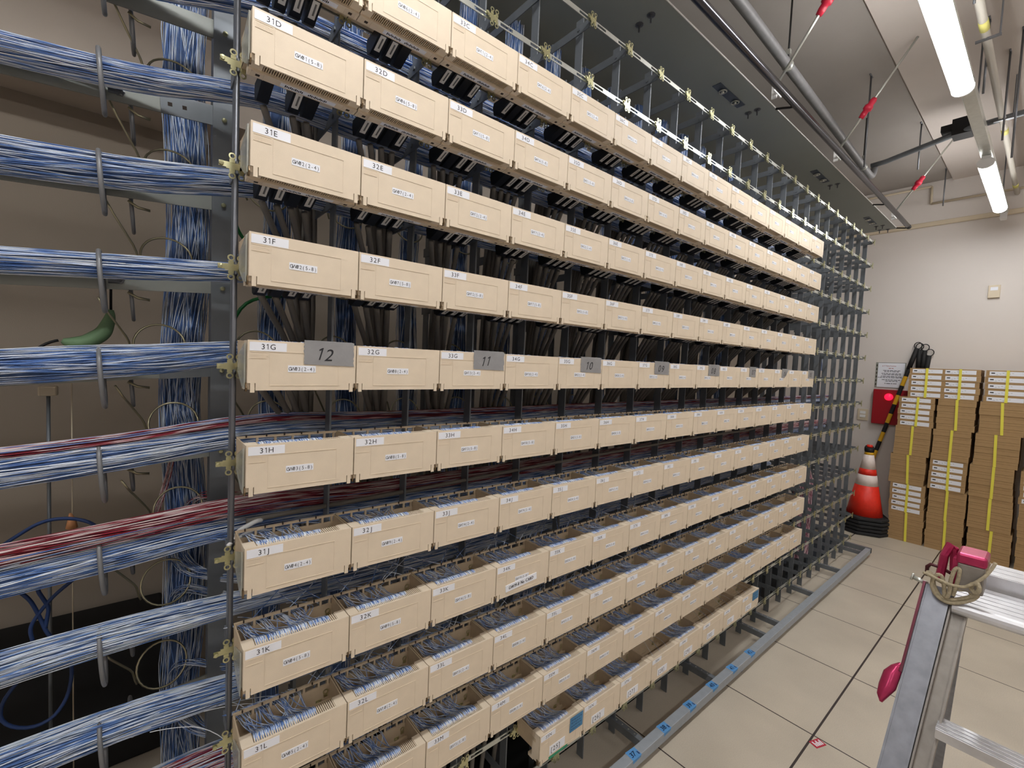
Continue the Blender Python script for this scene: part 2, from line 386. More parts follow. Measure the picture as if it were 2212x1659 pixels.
# ------------------------------------------------------------------ terminal blocks
def block_meshes():
    R = {}
    c = MB()
    c.box(.0012, .1988, 0, .0035, -.079, 0)
    c.box(.0145, .1855, 0, .0035, -.0925, -.079); c.box(.0060, .0130, 0, .0035, -.0965, -.079); c.box(.1870, .1940, 0, .0035, -.0965, -.079)
    c.box(.0012, .1988, .0035, .0050, -.0022, 0)
    for (x0, x1, z0, z1) in ((.037, .164, -.0208, -.0198), (.037, .164, -.0838, -.0828)):
        c.box(x0, x1, -.0006, 0, z0, z1)
    for x in (.0372, .1636): c.box(x-.00025, x+.00025, -.0004, 0, -.083, -.0205)
    c.box(.0055, .0335, -.0007, 0, -.0333, -.0324); c.box(.0055, .0335, -.0005, 0, -.0222, -.0216)
    text(c, 'SICOR', .0075, -.0007, -.0305, .0062, mi=0, gap=.28)
    R['cover'] = c.mesh('cover', [M['beige']])
    b = MB()
    b.box(.001, .022, .0052, .036, -.0885, -.001, 4); b.box(.178, .199, .0052, .036, -.0885, -.001, 4)        # cheeks of the comb housing
    b.box(.022, .178, .0052, .0085, -.086, -.007); b.box(.022, .178, .030, .036, -.086, -.009, 4)
    b.box(.022, .178, .0085, .030, -.079, -.012, 1)
    x = .0235
    while x < .177:                                                                                     # comb teeth, top and bottom
        b.box(x, x+.0018, .0052, .032, -.0115, -.0012, 4); b.box(x, x+.0017, .0085, .030, -.0885, -.079); x += .004
    b.box(.001, .199, .0300, .0520, -.0925, -.082, 4)                                                      # ledge below
    for xa in (.006, .172):
        b.box(xa, xa+.022, .0320, .0330, -.0932, -.0920, 4); b.box(xa, xa+.001, .0320, .0520, -.0932, -.0920, 4); b.box(xa+.021, xa+.022, .0320, .0520, -.0932, -.0920, 4); b.box(xa+.008, xa+.015, .038, .045, -.0928, -.0924, 1)
    b.box(.056, .158, .0350, .0480, -.0928, -.0925, 2)
    for k in range(26):
        if k in (11, 12, 13): continue
        b.box(.064+k*.0030, .0659+k*.0030, .0375+.0014*(k % 3), .0455-.0014*(k % 2), -.0930, -.0928, 3)
    b.box(.001, .0035, .036, .110, -.058, -.002); b.box(.1965, .199, .036, .110, -.058, -.002)          # side walls
    b.box(.001, .199, .036, .110, -.058, -.0535)                                                        # floor, with steps
    for i in range(5): b.box(.0035, .1965, .040+i*.013, .046+i*.013, -.0535, -.050+.0006*i)
    b.box(.001, .199, .106, .110, -.058, -.017)
    b.box(.001, .199, .1050, .1105, -.0050, -.0005)
    for xx in (.004, .038, .072, .106, .140, .172, .192): b.box(xx-.0022, xx+.0022, .1055, .1100, -.018, -.005)
    for xx in (.018, .055, .089, .123, .157): b.box(xx-.0012, xx+.0012, .1030, .1055, -.0030, .0022, 1)
    b.box(.012, .026, .070, .096, -.0590, -.0581, 1); b.box(.150, .156, .070, .094, -.0590, -.0581, 1)
    b.box(.0, .001, .02, .05, -.03, -.02)
    R['body'] = b.mesh('body', [M['tray'], M['slot'], M['label'], M['ink'], M['beige']])
    k = MB(); k.box(-.0016, .0016, .006, .012, -.0945, -.078); k.tube([(0, .004, -.094), (0, .002, -.088), (0, .005, -.080)], .0016, 6)
    R['clip'] = k.mesh('clip', [M['clip']])
    # jumper wires: from the comb over the front edge, across the tray, to the slots of the rear rail
    R['wires'] = []
    for var in range(5):
        n = 43 if var != 3 else 51
        P = []; x = .024
        slots = [.021, .055, .089, .123] + ([.157] if var == 3 else [])
        for i in range(n):
            x = .0245 + i*.00275 + random.uniform(-.0003, .0003)
            sl = slots[min(len(slots)-1, int((x-.024)/(.036)))] if random.random() < .85 else random.choice(slots)
            xs = sl + random.uniform(-.013, .013); hb = random.uniform(.0045, .0070); dip = random.uniform(-.026, -.012)
            xm = x*.8 + xs*.2 + random.uniform(-.0015, .0015)
            for tw in range(2):
                d = tw*.0011
                key = [(x+d, .0095, -.010), (x+d, .0115, -.001), (x+d, .022, hb), (x+d+random.uniform(-.001, .001), .031, hb*.7), (x*.95+xm*.05+d, .042, -.006),
                       (xm+d, .056, dip*.8-.004), (.5*xm+.5*xs+d, .078, dip-.003), (xs, .099, -.011), (xs, .107, -.0105), (xs, .116, -.012),
                       (xs-.004, .135, -.022), (xs-.015+random.uniform(-.01, .01), .165, -.034)]
                P.append(interp(key, 22))
        R['wires'].append(wires_mesh('jumper_wires', np.array(P), .00085, [M['bw']], None, .045))
    P = []
    for i in range(3):
        P.append(interp([(.03+.05*i, .012, -.003), (.05+.05*i, .05, .004), (.09+.03*i, .10, 0), (.10, .15, -.02)], 16))
    R['wires_few'] = wires_mesh('jumper_wires', np.array(P), .0009, [M['bw']], None, .02)
    # black connector modules plugged in from below, with their tags and grey tails
    c = MB(); c.extrude([(.040, -.0595), (.128, -.0595), (.132, -.072), (.126, -.094), (.112, -.099), (.046, -.078), (.040, -.072)], 'x', 0, .0215)
    c.box(.003, .0185, .0395, .0415, -.072, -.0620)
    R['conn'] = c.mesh('connector', [M['module']])
    t = MB(); zf = lambda y: -.078 - (y-.046)*(.021/.066) - .0004
    t.quad((.0045, .058, zf(.058)), (.0045, .098, zf(.098)), (.0175, .098, zf(.098)), (.0175, .058, zf(.058)), 0)
    t.quad((.0100, .064, zf(.064)-.0003), (.0100, .090, zf(.090)-.0003), (.0135, .090, zf(.090)-.0003), (.0135, .064, zf(.064)-.0003), 1)
    R['ctag'] = t.mesh('tag', [M['modtag'], mat('grey_print', srgb(110, 108, 106), .6)])
    R['cable'] = []
    for s4 in range(4):
        X = .158 + .012*s4 - (.030+s4*.0285); zz = (-.62, -.70, -.66, -.75)[s4]
        g = MB(); key = interp([(.010, .122, -.084, 0), (.012, .135, -.094, 0), (.014+X*.15, .160, -.118, 0), (.012+X*.42, .205, -.150, 0), (.012+X*.75, .262, -.205, 0), (.012+X*.95, .305, -.275, 0), (.012+X, .330, -.40, 0), (.012+X, .345, zz, 0)], 22)
        g.tube([tuple(p[:3]) for p in key], .0070, 7); R['cable'].append(g.mesh('cable', [M['greycable']], True))
    c = MB(); c.extrude([(.006, -.006), (.075, -.030), (.075, -.060), (.030, -.086), (.006, -.09)], 'x', -.0035, -.0008)
    R['side'] = c.mesh('side_plate', [M['clear']])
    return R
R = block_meshes()
def gw(col, row):
    base = (col-31)*5
    n, rg = {'C': (1, '2-4'), 'D': (1, '5-8'), 'E': (2, '2-4'), 'F': (2, '5-8'), 'G': (3, '2-4'), 'H': (3, '5-8'), 'J': (4, '2-4'), 'K': (4, '5-8'), 'L': (5, '2-4'), 'M': (5, '5-8')}[row]
    return 'GW%02d(%s)' % (base+n, rg)
WIREMISS = {('N', 38), ('N', 40), ('N', 41), ('N', 42), ('M', 45), ('L', 45), ('K', 45), ('J', 45)}
for ri, row in enumerate(ROWS):
    r = ri-1
    cols = range(35, 43) if row == 'N' else range(31, 46)
    for ci, col in enumerate(cols):
        bid = '%d%s' % (col, row)
        nm = ('[%d]' % (25+ci)) if row == 'N' else gw(col, row)
        lab = 'beige terminal block tagged %s with %s sticker, %s from left in row %s' % (bid, nm if row != 'N' else 'bracketed %d' % (25+ci), ORD[ci], row)
        z = rowz(r) - (.004 if row == 'N' else .0015 if row == 'M' else 0)
        t = thing('terminal_block', ((col-31)*CW, 0, z), lab, 'terminal block', 'terminal blocks in row ' + row)
        inst('body', R['body'], t); inst('cover', R['cover'], t)
        inst('clip', R['clip'], t)
        g = MB(); g.box(.0042, .0660, -.0005, 0, -.0195, -.0035, 0); text(g, bid, .0235, -.0007, -.0162, .0098, 1, gap=.30)
        g.build('id_tag', [M['label'], M['ink']], t)
        g = MB()
        if row == 'N':
            g.box(.043, .112, -.0005, 0, -.0800, -.0520, 0); text(g, nm, .050, -.0007, -.0735, .0150, 1, gap=.25)
        else:
            dx, dz = random.uniform(-.0015, .0015), random.uniform(-.001, .001)
            g.box(.0690+dx, .1195+dx, -.0005, 0, -.0575+dz, -.0445+dz, 0); text(g, nm, .0700+dx, -.0007, -.0545+dz, .0070, 1, mono=.0054, sx=.85)
        g.build('name_sticker', [M['label'], M['ink']], t)
        if (row, col) in WIREMISS: wobj = inst('jumper_wires', R['wires_few'], t)
        else: wobj = inst('jumper_wires', R['wires'][(col*7+ri*3) % 5], t)
        wobj['kind'] = 'stuff'
        if col == 31: inst('side_plate', R['side'], t)
        if row in 'CDEFG':
            slots = [0, 1, 2, 3]
            if bid == '31D': slots = [0, 2, 3]
            elif (col*5+ri) % 4 == 0: slots = [1, 2, 3]
            for s in slots:
                c = inst('connector', R['conn'], t, (.030+s*.0285, .012, 0))
                if not (bid == '31D' and s == 0) and (col+s+ri) % 7: inst('tag', R['ctag'], c)
                inst('cable', R['cable'][s], c)
# silver tape pieces with handwritten numbers on row G
for k, col in enumerate(range(31, 46, 2)):
    num = '%02d' % (12-k); x0 = (col-31)*CW + .097; z = rowz(3)
    g = MB(); n = 12
    zig = lambda i: random.uniform(-.0012, .0012)
    L_ = [(0 + zig(0), -.042+.046*i/n) for i in range(n+1)]; R_ = [(.097 + zig(0), -.044+.048*i/n) for i in range(n+1)]
    if num == '06': R_ = [(.040+.057*i/n + zig(0), -.044+.048*i/n) for i in range(n+1)]
    if num == '07': R_ = [(.070 + zig(0), -.044+.048*i/n) for i in range(n+1)]
    for i in range(n):
        g.quad((L_[i][0], -.0012, L_[i][1]), (R_[i][0], -.0012, R_[i][1]), (R_[i+1][0], -.0012, R_[i+1][1]), (L_[i+1][0], -.0012, L_[i+1][1]), 0)
    g.quad((0, -.0012, .004), (.097, -.0012, .004), (.095, .006, .0055), (.002, .006, .0055), 0)
    text(g, num, .022, -.0015, -.033, .024, 1, gap=.28, shear=.28, wob=.05)
    o = g.build('tape_piece', [M['duct'], M['ink']], None, loc=(x0, 0, z))
    tag(o, 'silver duct tape piece with handwritten %s on terminal block %dG' % (num, col), 'tape', 'numbered duct tape pieces on row G')
def note(x0, z0, wd, h, mk, lines, name, lab, cat):
    g = MB(); g.quad((0, -.0010, -h), (wd, -.0014, -h*.98), (wd*1.02, -.0012, 0), (.001, -.0010, -.001), 0)
    for i in range(lines):
        xx = wd*.10
        while xx < wd*.85:
            l = random.uniform(.004, .011); zz = -h*(.22+.6*i/max(1, lines-1))+random.uniform(-.0008, .0008)
            if mk != M['green']: g.quad((xx, -.0017, zz-.0009), (xx+l, -.0017, zz-.0006), (xx+l, -.0017, zz+.0010), (xx, -.0017, zz+.0012), 1)
            xx += l+.0025
    o = g.build(name, [mk, M['blueink']], None, loc=(x0, -.0006, z0)); tag(o, lab, cat)
zN = rowz(9)-.004
note(.8+.132, zN-.004, .062, .050, M['note'], 4, 'sticky_note', 'blue handwritten note on upper right of terminal block 35N', 'note')
note(2.2+.120, zN-.004, .070, .044, M['note'], 3, 'sticky_note', 'blue handwritten note on far end terminal block 42N of bottom row', 'note')
g = MB(); g.quad((0, -.0012, -.006), (.085, -.0012, -.004), (.085, -.0012, .004), (0, -.0012, .0045)); tag(g.build('tape_strip', M['green'], None, loc=(.8+.040, 0, zN-.088)), 'green tape strip along bottom edge of terminal block 35N', 'tape')
g = MB(); g.box(0, .116, -.0014, 0, -.019, 0); 
text(g, 'GW19-8 No CARD', .010, -.0016, -.0140, .0088, 1, gap=.16, shear=.15, wob=.07, sx=.80, bold=2)
o = g.build('handwritten_sticker', [M['label'], M['ink']], None, loc=(.6+.034, 0, rowz(6)-.060)); o.rotation_euler = (0, math.radians(-4), 0)
tag(o, 'white sticker handwritten GW19-8 No CARD on terminal block 34K', 'sticker')
# ------------------------------------------------------------------ steel frame: one upright assembly per column line
LV = [rowz(k) - .27*PITCH for k in range(-3, 11)]       # arm levels, top to bottom
ZTOP = LV[0] + .035
up = MB(); up.box(-.0022, .0022, .155, .186, -.40, ZTOP); up.box(-.0022, .010, .183, .186, -.40, ZTOP); mU = up.mesh('upright', [M['steel']])
up = MB(); up.box(-.0022, .0022, .425, .456, -.40, ZTOP); up.box(-.0022, .014, .453, .456, -.40, ZTOP); mUb = up.mesh('rear_upright', [M['steel']])
a = MB(); a.box(-.0055, -.0022, .122, .462, -.014, .014); a.tube([(-.009, .17, 0), (-.001, .17, 0)], .006, 6); mArm = a.mesh('arm', [M['steel']])
a = MB(); a.box(-.0055, -.0022, .107, .188, -.012, .012); mArm0 = a.mesh('arm', [M['steel']])
z_ = MB()                                              # yellow zinc bracket: plate, two pairs of eyes, screw
z_.box(-.022, .008, .1065, .1080, -.0062, .0062)
for sx in (-.012, .004):
    z_.ringplate(sx, .0185, .1055, .0062, .0036, .0015, 14); z_.ringplate(sx, -.0185, .1055, .0062, .0036, .0015, 14)
    z_.box(sx-.0045, sx+.0045, .1058, .1073, .006, .0125); z_.box(sx-.0045, sx+.0045, .1058, .1073, -.0125, -.006)
z_.lathe([(.0001, .0995), (.0042, .1000), (.0042, .1030), (.0022, .1032), (.0022, .1070)], (-.030, 0), 8, 0, 'y')
z_.box(-.034, -.022, .104, .106, -.005, .005); z_.box(-.004, -.001, .1075, .130, -.009, .009)
mBr = z_.mesh('bracket', [M['zinc']])
for n in range(24):
    t = thing('rack_upright', (n*CW, 0, 0), 'dark steel rack upright with stepped side arms, %s from the left%s' % (ORD[n], ', beside the cable bundles' if n == 0 else ', bare of blocks' if n > 15 else ''), 'rack upright', 'uprights of the distribution frame')
    inst('upright', mU, t); inst('rear_upright', mUb, t)
    for z in LV:
        c = inst('arm', mArm if n else mArm0, t, (0, 0, z)); inst('bracket', mBr, c)
for k, z in enumerate(LV):                             # slotted rails tying the bracket tips
    g = MB(); x = 0.0
    y0, y1 = .1125, .1150
    for n in range(23):
        x = n*CW; g.box(x+.012, x+.188, y0, y1, .0038, .0080); g.box(x+.012, x+.188, y0, y1, -.0080, -.0038)
        for (a_, b_) in ((.012, .022), (.066, .134), (.178, .188)): g.box(x+a_, x+b_, y0, y1, -.0038, .0038)
        g.box(x-.012, x+.012, y0, y1, -.008, .008)
    o = g.build('slotted_rail', M['rail'], None, loc=(0, 0, z))
    tag(o, 'slotted zinc rail across the rack uprights, %s from the top' % ORD[k], 'rail', 'slotted rails of the distribution frame')
g = MB(); g.tube([(0, .118, -.40), (0, .118, 3.2)], .0048, 8); tag(g.build('guide_rod', M['rod'], None, True, loc=(-.004, 0, 0)), 'thin vertical steel rod in front of the leftmost rack upright', 'rod')
# left bay: post, longitudinal bars, hoops, ring guides
t = thing('channel_post', (0, .335, 0), 'wide grey steel channel post at left end of the terminal blocks', 'post')
g = MB(); g.box(-.020, .018, 0, .004, -.40, 3.3); g.box(-.020, -.016, .004, .045, -.40, 3.3); g.box(.014, .018, .004, .045, -.40, 3.3); g.build('channel', M['steel'], t)
bars = [ZD - r*PITCH - .063 for r in range(-2, 9)]
for z in bars:
    g = MB(); g.lathe([(.0001, -.0065), (.0040, -.0060), (.0052, -.004), (.0052, 0)], (0, 0), 8, 0, 'y'); b_ = g.mesh('bolt', [M['zinc']]); inst('bolt', b_, t, (.002, 0, z-.008))
t = thing('channel_post', (-1.3, .335, 0), 'grey steel channel post at far left end of the horizontal bars', 'post')
g = MB(); g.box(-.020, .018, 0, .004, -.40, 3.3); g.box(-.020, -.016, .004, .045, -.40, 3.3); g.build('channel', M['steel'], t)
el = lambda cy, cz, ry, rz, n=28, x=0: [(x, cy+ry*math.cos(2*PI*i/n), cz+rz*math.sin(2*PI*i/n)) for i in range(n)]
hp = MB(); hp.tube(el(-.050, -.006, .044, .060), .0042, 8, closed=True); mHoop = hp.mesh('hoop', [M['hoop']], True)
hb = MB(); hb.tube(el(.052, -.01, .040, .042), .0036, 8, closed=True); mHoopB = hb.mesh('rear_hoop', [M['hoop']], True)
bt = MB(); bt.lathe([(.0001, -.014), (.0050, -.014), (.0056, -.006), (.0090, -.005), (.0090, 0)], (0, 0), 6, 0, 'y'); bt.tube([(-.018, -.008, -.004), (.0, -.008, -.004)], .005, 6); mBolt = bt.mesh('bolt', [M['rod']])
pn = MB(); pn.tube([(.030, .006, -.024), (.045, .006, -.036), (.066, .006, -.040)], .0028, 6); mPin = pn.mesh('pin', [M['wirering']], True)
for k, z in enumerate(bars):
    r = k-2
    t = thing('cable_bar', (-.20, .345, z-.014), 'flat grey steel bar running left from the channel post, %s from the top' % ORD[k], 'bar', 'bars of the left bay')
    g = MB(); g.box(-1.10, .182, 0, .004, -.020, .020)
    if r in (0, 3): g.box(.085, .183, -.003, 0, -.022, .022, 1); [g.box(.098+q*.026, .106+q*.026, -.0034, -.003, -.004, .004, 2) for q in (0, 1)]
    g.build('bar', [M['barsteel'], M['steel'], M['slot']], t)
    t.rotation_euler = (0, math.radians(-4.3), 0); inst('hoop', mHoop, t, (-.008, 0, -.004)); inst('rear_hoop', mHoopB, t, (.035, 0, -.03)); inst('pin', mPin, t); inst('bolt', mBolt, t, (.018, 0, 0))
RG = {0: (-.089, 2.163), 1: (-.094, 1.959), 2: (-.100, 1.756), 3: (-.112, 1.553), 4: (-.085, 1.368), 5: (-.075, 1.160), 6: (-.098, .984), 7: (-.105, .782)}
for n in range(0, 8):
    for r in range(0, 8):
        if n and r not in (1, 2, 3, 4, 5): continue
        cx, cz = RG[r]; cx += n*CW + .002*((n*r) % 3); yy = .40; rad = .048
        dx = (cx-n*CW+.1)
        t = thing('ring_guide', (cx, yy, cz), 'bent zinc wire ring guide for jumper wires, %s bay, %s level down' % ('left' if n == 0 else ORD[n-1]+' block', ORD[r]), 'ring guide', 'wire ring guides')
        g = MB(); g.tube([(rad*math.cos(a), .018*math.sin(a), rad*math.sin(a)) for a in [2*PI*i/26 for i in range(26)]], .0024, 6, closed=True); g.build('ring', M['wirering'], t, True)
        g = MB(); g.tube([(-.104, -.050, .094), (-.092, -.040, .070), (-.060, -.010, .016), (-.055, -.004, .004), (-.050, 0, -.022), (-.047, 0, -.030)], .0024, 6); g.build('leg', M['wirering'], t, True)
# ------------------------------------------------------------------ jumper wire bundles
MATS = [M['bw'], M['rw'], M['core_b'], M['core_r'], M['pw'], M['core_p']]
for r in range(-1, 9):
    z0 = ZD - r*PITCH
    zz = {-1: -.030, 0: -.034, 1: -.032, 2: -.038, 3: -.020, 4: -.010, 5: -.026, 6: -.020, 7: -.026, 8: -.03}[r]
    rad = {0: .024, 1: .034, 2: .024, 3: .033, 4: .030, 5: .034, 6: .032, 7: .036, 8: .03, -1: .034}[r]
    nw = 170
    if r == 8: keys = [(-1.2, .34, z0-.20, .03, .03), (-.5, .33, z0-.12, .034, .03), (-.2, .31, z0-.05, .036, .032), (.03, .25, z0-.0, .034, .034), (.3, .222, z0-.03, .028, .028), (3.05, .222, z0-.032, .012, .012)]
    else:
        lz = {-1: -.06, 0: -.066, 1: -.062, 2: -.055, 3: -.055, 4: -.058, 5: -.068, 6: -.050, 7: -.052}[r]
        x1 = 4.1 if r in (4, 5) else 3.05
        keys = [(-1.25, .33, z0+lz-.03, .03, rad), (-.55, .315, z0+lz-.028, .034, rad*1.05), (-.345, .305, z0+lz-.014, .034, rad*1.0), (-.208, .297, z0+lz, .032, rad), (-.06, .27, z0+lz*.6+zz*.4, .030, rad*.95),
                (.03, .235, z0+zz, .028, rad*.72), (.3, .222, z0+zz-.004, .026, .026), (1.5, .222, z0+zz-.004, .022, .022), (x1, .222, z0+zz-.008, .012, .012)]
    mi = np.zeros(nw, int)
    me = bundle(keys, nw, 100, .00125, ((0, 1, 0), (0, 0, 1)), MATS, mi, .45, 3 if r == 8 else 2)
    if r == 8: me = bundle(keys, nw, 100, .00125, ((0, 1, 0), (0, 0, 1)), MATS, (RNG.uniform(0, 1, nw) < .62).astype(int), .45, 3)
    o = inst('wire_bundle', me)
    tag(o, '%s twisted jumper wire bundle running behind row %s of terminal blocks' % ('red and blue' if r == 8 else 'blue and white', ROWS[r+1]), 'wire bundle', 'jumper wire bundles')
    if r in (4, 5):
        q = .010 if r == 4 else .020; top = rad + q*.6; nr = 46 if r == 4 else 110
        kk = [(a, b-.004, c+top*(1 if a < .2 else .8), .020 if r == 4 else .032, q) for (a, b, c, d, e) in keys]
        if r == 5: kk = [(a, b, c+(.0 if a < .1 else .0), d, e) for (a, b, c, d, e) in kk]
        me = bundle(kk, nr, 100, .00125, ((0, 1, 0), (0, 0, 1)), MATS, np.where(RNG.uniform(0, 1, nr) < .9, 1, 0), .4, 3)
        tag(inst('wire_bundle', me), '%s red and white jumper wire bundle lying above the blue wires of row %s' % ('thin' if r == 4 else 'thick', ROWS[r+1]), 'wire bundle', 'jumper wire bundles')
for n in range(0, 15):                                   # vertical wire masses behind
    xc = n*CW - .062; keys = [(xc+.004, .455, 2.85, .040, .030)] + [(xc+.010*math.sin(1.7*i+n), .455, 2.85-.22*i, .044 if n == 0 else .036, .026) for i in range(1, 12)] + [(xc, .455, .1, .03, .024)]
    me = bundle(keys, 120 if n == 0 else 46, 60, .0012, ((1, 0, 0), (0, 1, 0)), MATS, None, .8, 2)
    tag(inst('wire_bundle', me), 'vertical blue wire bundle at the back of the frame, %s' % ('in the left bay' if n == 0 else 'behind %s block column' % ORD[n-1]), 'wire bundle', 'vertical wire bundles')
def fan(x0, z0, dirz, nw, mk, lab, x1=.12, seed=0, dz=.0):
    P = []
    for i in range(nw):
        a, b = random.uniform(-.03, .012), random.uniform(-.012, .012); e = random.uniform(-.014, .014)
        P.append(interp([(x0+a*.5-.01, .455+b, z0+dirz*.16), (x0+a, .44+b, z0+dirz*.06), (x0+a+.015, .41, z0+.004+b), (x0+.06+a*.2, .35, z0-.010+b+dz*.3), (x0+.14, .29+b, z0-.018+e+dz), (x0+.14+x1, .24+b, z0-.018+e*1.4+dz*1.1)], 26))
    tag(inst('wire_fan', wires_mesh('wire_fan', np.array(P), .0011, [mk], None, .06)), lab, 'wires', 'loose wire fans')
fan(-.055, 1.335, 1, 34, M['bw'], 'loose blue wires sweeping right from the vertical bundle at row H', dz=-.02)
fan(-.045, 1.185, -1, 12, M['rw'], 'loose red wires crossing the ring guide above row J bundle', dz=.03)
fan(-.070, 1.000, 1, 30, M['bw'], 'loose blue wires sweeping right from the vertical bundle above row K bundle', dz=.01)
fan(-.070, .960, -1, 18, M['bw'], 'loose blue wires sweeping right from the ring guide at row K', dz=.0)
fan(-.070, .770, -1, 12, M['bw'], 'few loose wires leaving the ring guide at row L', dz=.02)
fan(-.060, .600, 1, 34, M['bw'], 'loose blue wires sweeping right from the vertical bundle at row M', dz=-.02)
P = []
for i in range(16):
    e = random.uniform(-.006, .006); P.append(interp([(-.085+e, .42, 1.36), (-.088+e, .43, 1.26), (-.108+e, .43, 1.18), (-.135+e, .40, 1.10), (-.15+e, .33, 1.08)], 22))
tag(inst('wire_fan', wires_mesh('wire_fan', np.array(P), .0011, [M['rw']], None, .02)), 'loose red wires dropping beside the vertical bundle in the left bay', 'wires', 'loose wire fans')
# diagonal loose jumpers behind rows J to L (seen in the gaps)
for r in (5, 6, 7):
    P = []
    for i in range(40):
        x = random.uniform(.0, 1.6); l = random.uniform(.06, .30)*random.choice((1, 1, -1)); za = rowz(r+1)-.008; zb = rowz(r)-.052
        P.append(interp([(x, .114, za-.006), (x+l*.1, .128, za+.008), (x+l*.4, .160, za+.030), (x+l*.75, .185, zb-.012), (x+l, .205, zb+.004), (x+l*1.3, .215, zb+.010)], 18))
    tag(inst('wire_fan', wires_mesh('wire_fan', np.array(P), .0010, [M['bw']], None, .02)), 'loose blue wires crossing diagonally below row %s blocks' % ROWS[r+1], 'wires', 'loose wire fans')
# pink and white wire masses behind the bare end of the frame
me = bundle([(3.86, .29, .82, .10, .05), (3.96, .29, .60, .15, .06), (4.00, .29, .35, .16, .06), (3.97, .29, .08, .13, .05)], 300, 30, .0022, ((1, 0, 0), (0, 1, 0)), MATS, np.full(300, 4), 1.2, 5)
tag(inst('wire_bundle', me), 'pink and white wire mass hanging inside the bare end of the frame', 'wire bundle')
me = bundle([(4.60, .42, 1.78, .012, .01), (4.62, .42, 1.68, .02, .012), (4.63, .42, 1.58, .024, .014)], 16, 14, .002, ((1, 0, 0), (0, 1, 0)), MATS, None, .3)
tag(inst('wire_bundle', me), 'short pale blue wire tail hanging at the bare end of the frame', 'wire bundle')
# grey ribbed cable along row J, green earth cables
g = MB(); g.tube([tuple(p[:3]) for p in interp([(.002, .165, 1.178, 0), (.12, .168, 1.182, 0), (.45, .165, 1.188, 0), (.97, .160, 1.205, 0), (1.9, .16, 1.222, 0), (2.55, .15, 1.222, 0), (2.75, .13, 1.262, 0)], 60)], .0058, 8)
tag(g.build('grey_cable', M['greycable'], None, True), 'grey sheathed cable lying along the rear edge of row J', 'cable')
g = MB(); g.tube([tuple(p[:3]) for p in interp([(.0, .1150, 1.160, 0), (.012, .135, 1.172, 0), (.035, .150, 1.176, 0), (.05, .155, 1.180, 0), (.06, .165, 1.176, 0)], 24)], .0050, 7)
g.tube([tuple(p[:3]) for p in interp([(-.012, .1100, 1.152, 0), (.004, .125, 1.158, 0), (.020, .13, 1.162, 0), (.045, .14, 1.168, 0)], 20)], .0042, 7)
tag(g.build('cable_wrap', M['white'], None, True), 'white spiral wrap round the cable end at block 31J', 'cable wrap')
for i, (pts, lab) in enumerate((([(.085, .40, 1.80), (.045, .40, 1.84), (.020, .38, 1.90), (.035, .36, 1.98), (.07, .40, 2.02)], 'green earth cable arching beside block column 31 above row E'),
                  ([(.16, .42, 1.70), (.08, .40, 1.69), (.035, .38, 1.65), (.018, .37, 1.56), (.020, .37, 1.30), (.022, .37, 1.0)], 'green earth cable dropping behind blocks 31F to 31H'))):
    g = MB(); g.tube([tuple(p[:3]) for p in interp([p+(0,) for p in pts], 36)], .0042, 7); tag(g.build('earth_cable', M['greencable'], None, True), lab, 'cable')
for i, x in enumerate((.40, .44, .49, .53, .58, .66, .70, .74, .79)):
    g = MB(); g.tube([tuple(p[:3]) for p in interp([(x, .13, .49, 0), (x+.004, .15, .45, 0), (x+.012*(i % 3), .20, .36, 0), (x+.02, .24, .15, 0), (x+.02, .25, -.44, 0)], 24)], .0075, 8)
    tag(g.build('tail_cable', M['greycable'], None, True), 'grey tail cable hanging below row M beside terminal block 35N, %s from left' % ORD[i], 'cable', 'grey tail cables below row M')
# things seen through the left bay
P = interp([(-.201, .50, 1.634, .005), (-.202, .50, 1.612, .011), (-.214, .50, 1.575, .016), (-.245, .50, 1.550, .017), (-.270, .50, 1.548, .014), (-.286, .50, 1.555, .004)], 30)
g = MB(); g.tube([tuple(p[:3]) for p in P], [float(p[3]) for p in P], 10)
tag(g.build('cable_sleeve', M['sleeve'], None, True), 'curved green sleeve on a cable hanging in the left bay', 'cable sleeve')
g = MB(); g.tube([tuple(p[:3]) for p in interp([(-.284, .50, 1.555, 0), (-.31, .50, 1.548, 0), (-.34, .5, 1.51, 0), (-.38, .5, 1.50, 0)], 14)], .003, 6); 
t_ = g.build('sleeve_cable', M['black'], None, True); tag(t_, 'thin dark cable leaving the lower end of the green sleeve', 'cable')
g = MB(); g.tube([(-.201, .50, 1.632), (-.200, .47, 1.68), (-.19, .40, 1.735)], .003, 6); tag(g.build('sleeve_cable', M['black'], None, True), 'short dark cable above the upper end of the green sleeve', 'cable')
t = thing('wall_conduit', (-.352, .93, 0), 'thin grey vertical conduit with a small beige clamp behind the left bay', 'conduit')
g = MB(); g.tube([(0, 0, 0), (0, 0, 1.41)], .0045, 8); g.build('pipe', M['steel'], t, True)
g = MB(); g.box(-.020, .020, -.018, .012, 1.393, 1.421); bevel(g.build('clamp', M['trim'], t), .004)
g = MB(); g.tube([(-.303, .93, .1), (-.303, .93, 1.45)], .0016, 6); tag(g.build('hanging_cord', M['trim'], None, True), 'very thin pale vertical cord behind the left bay', 'cord')
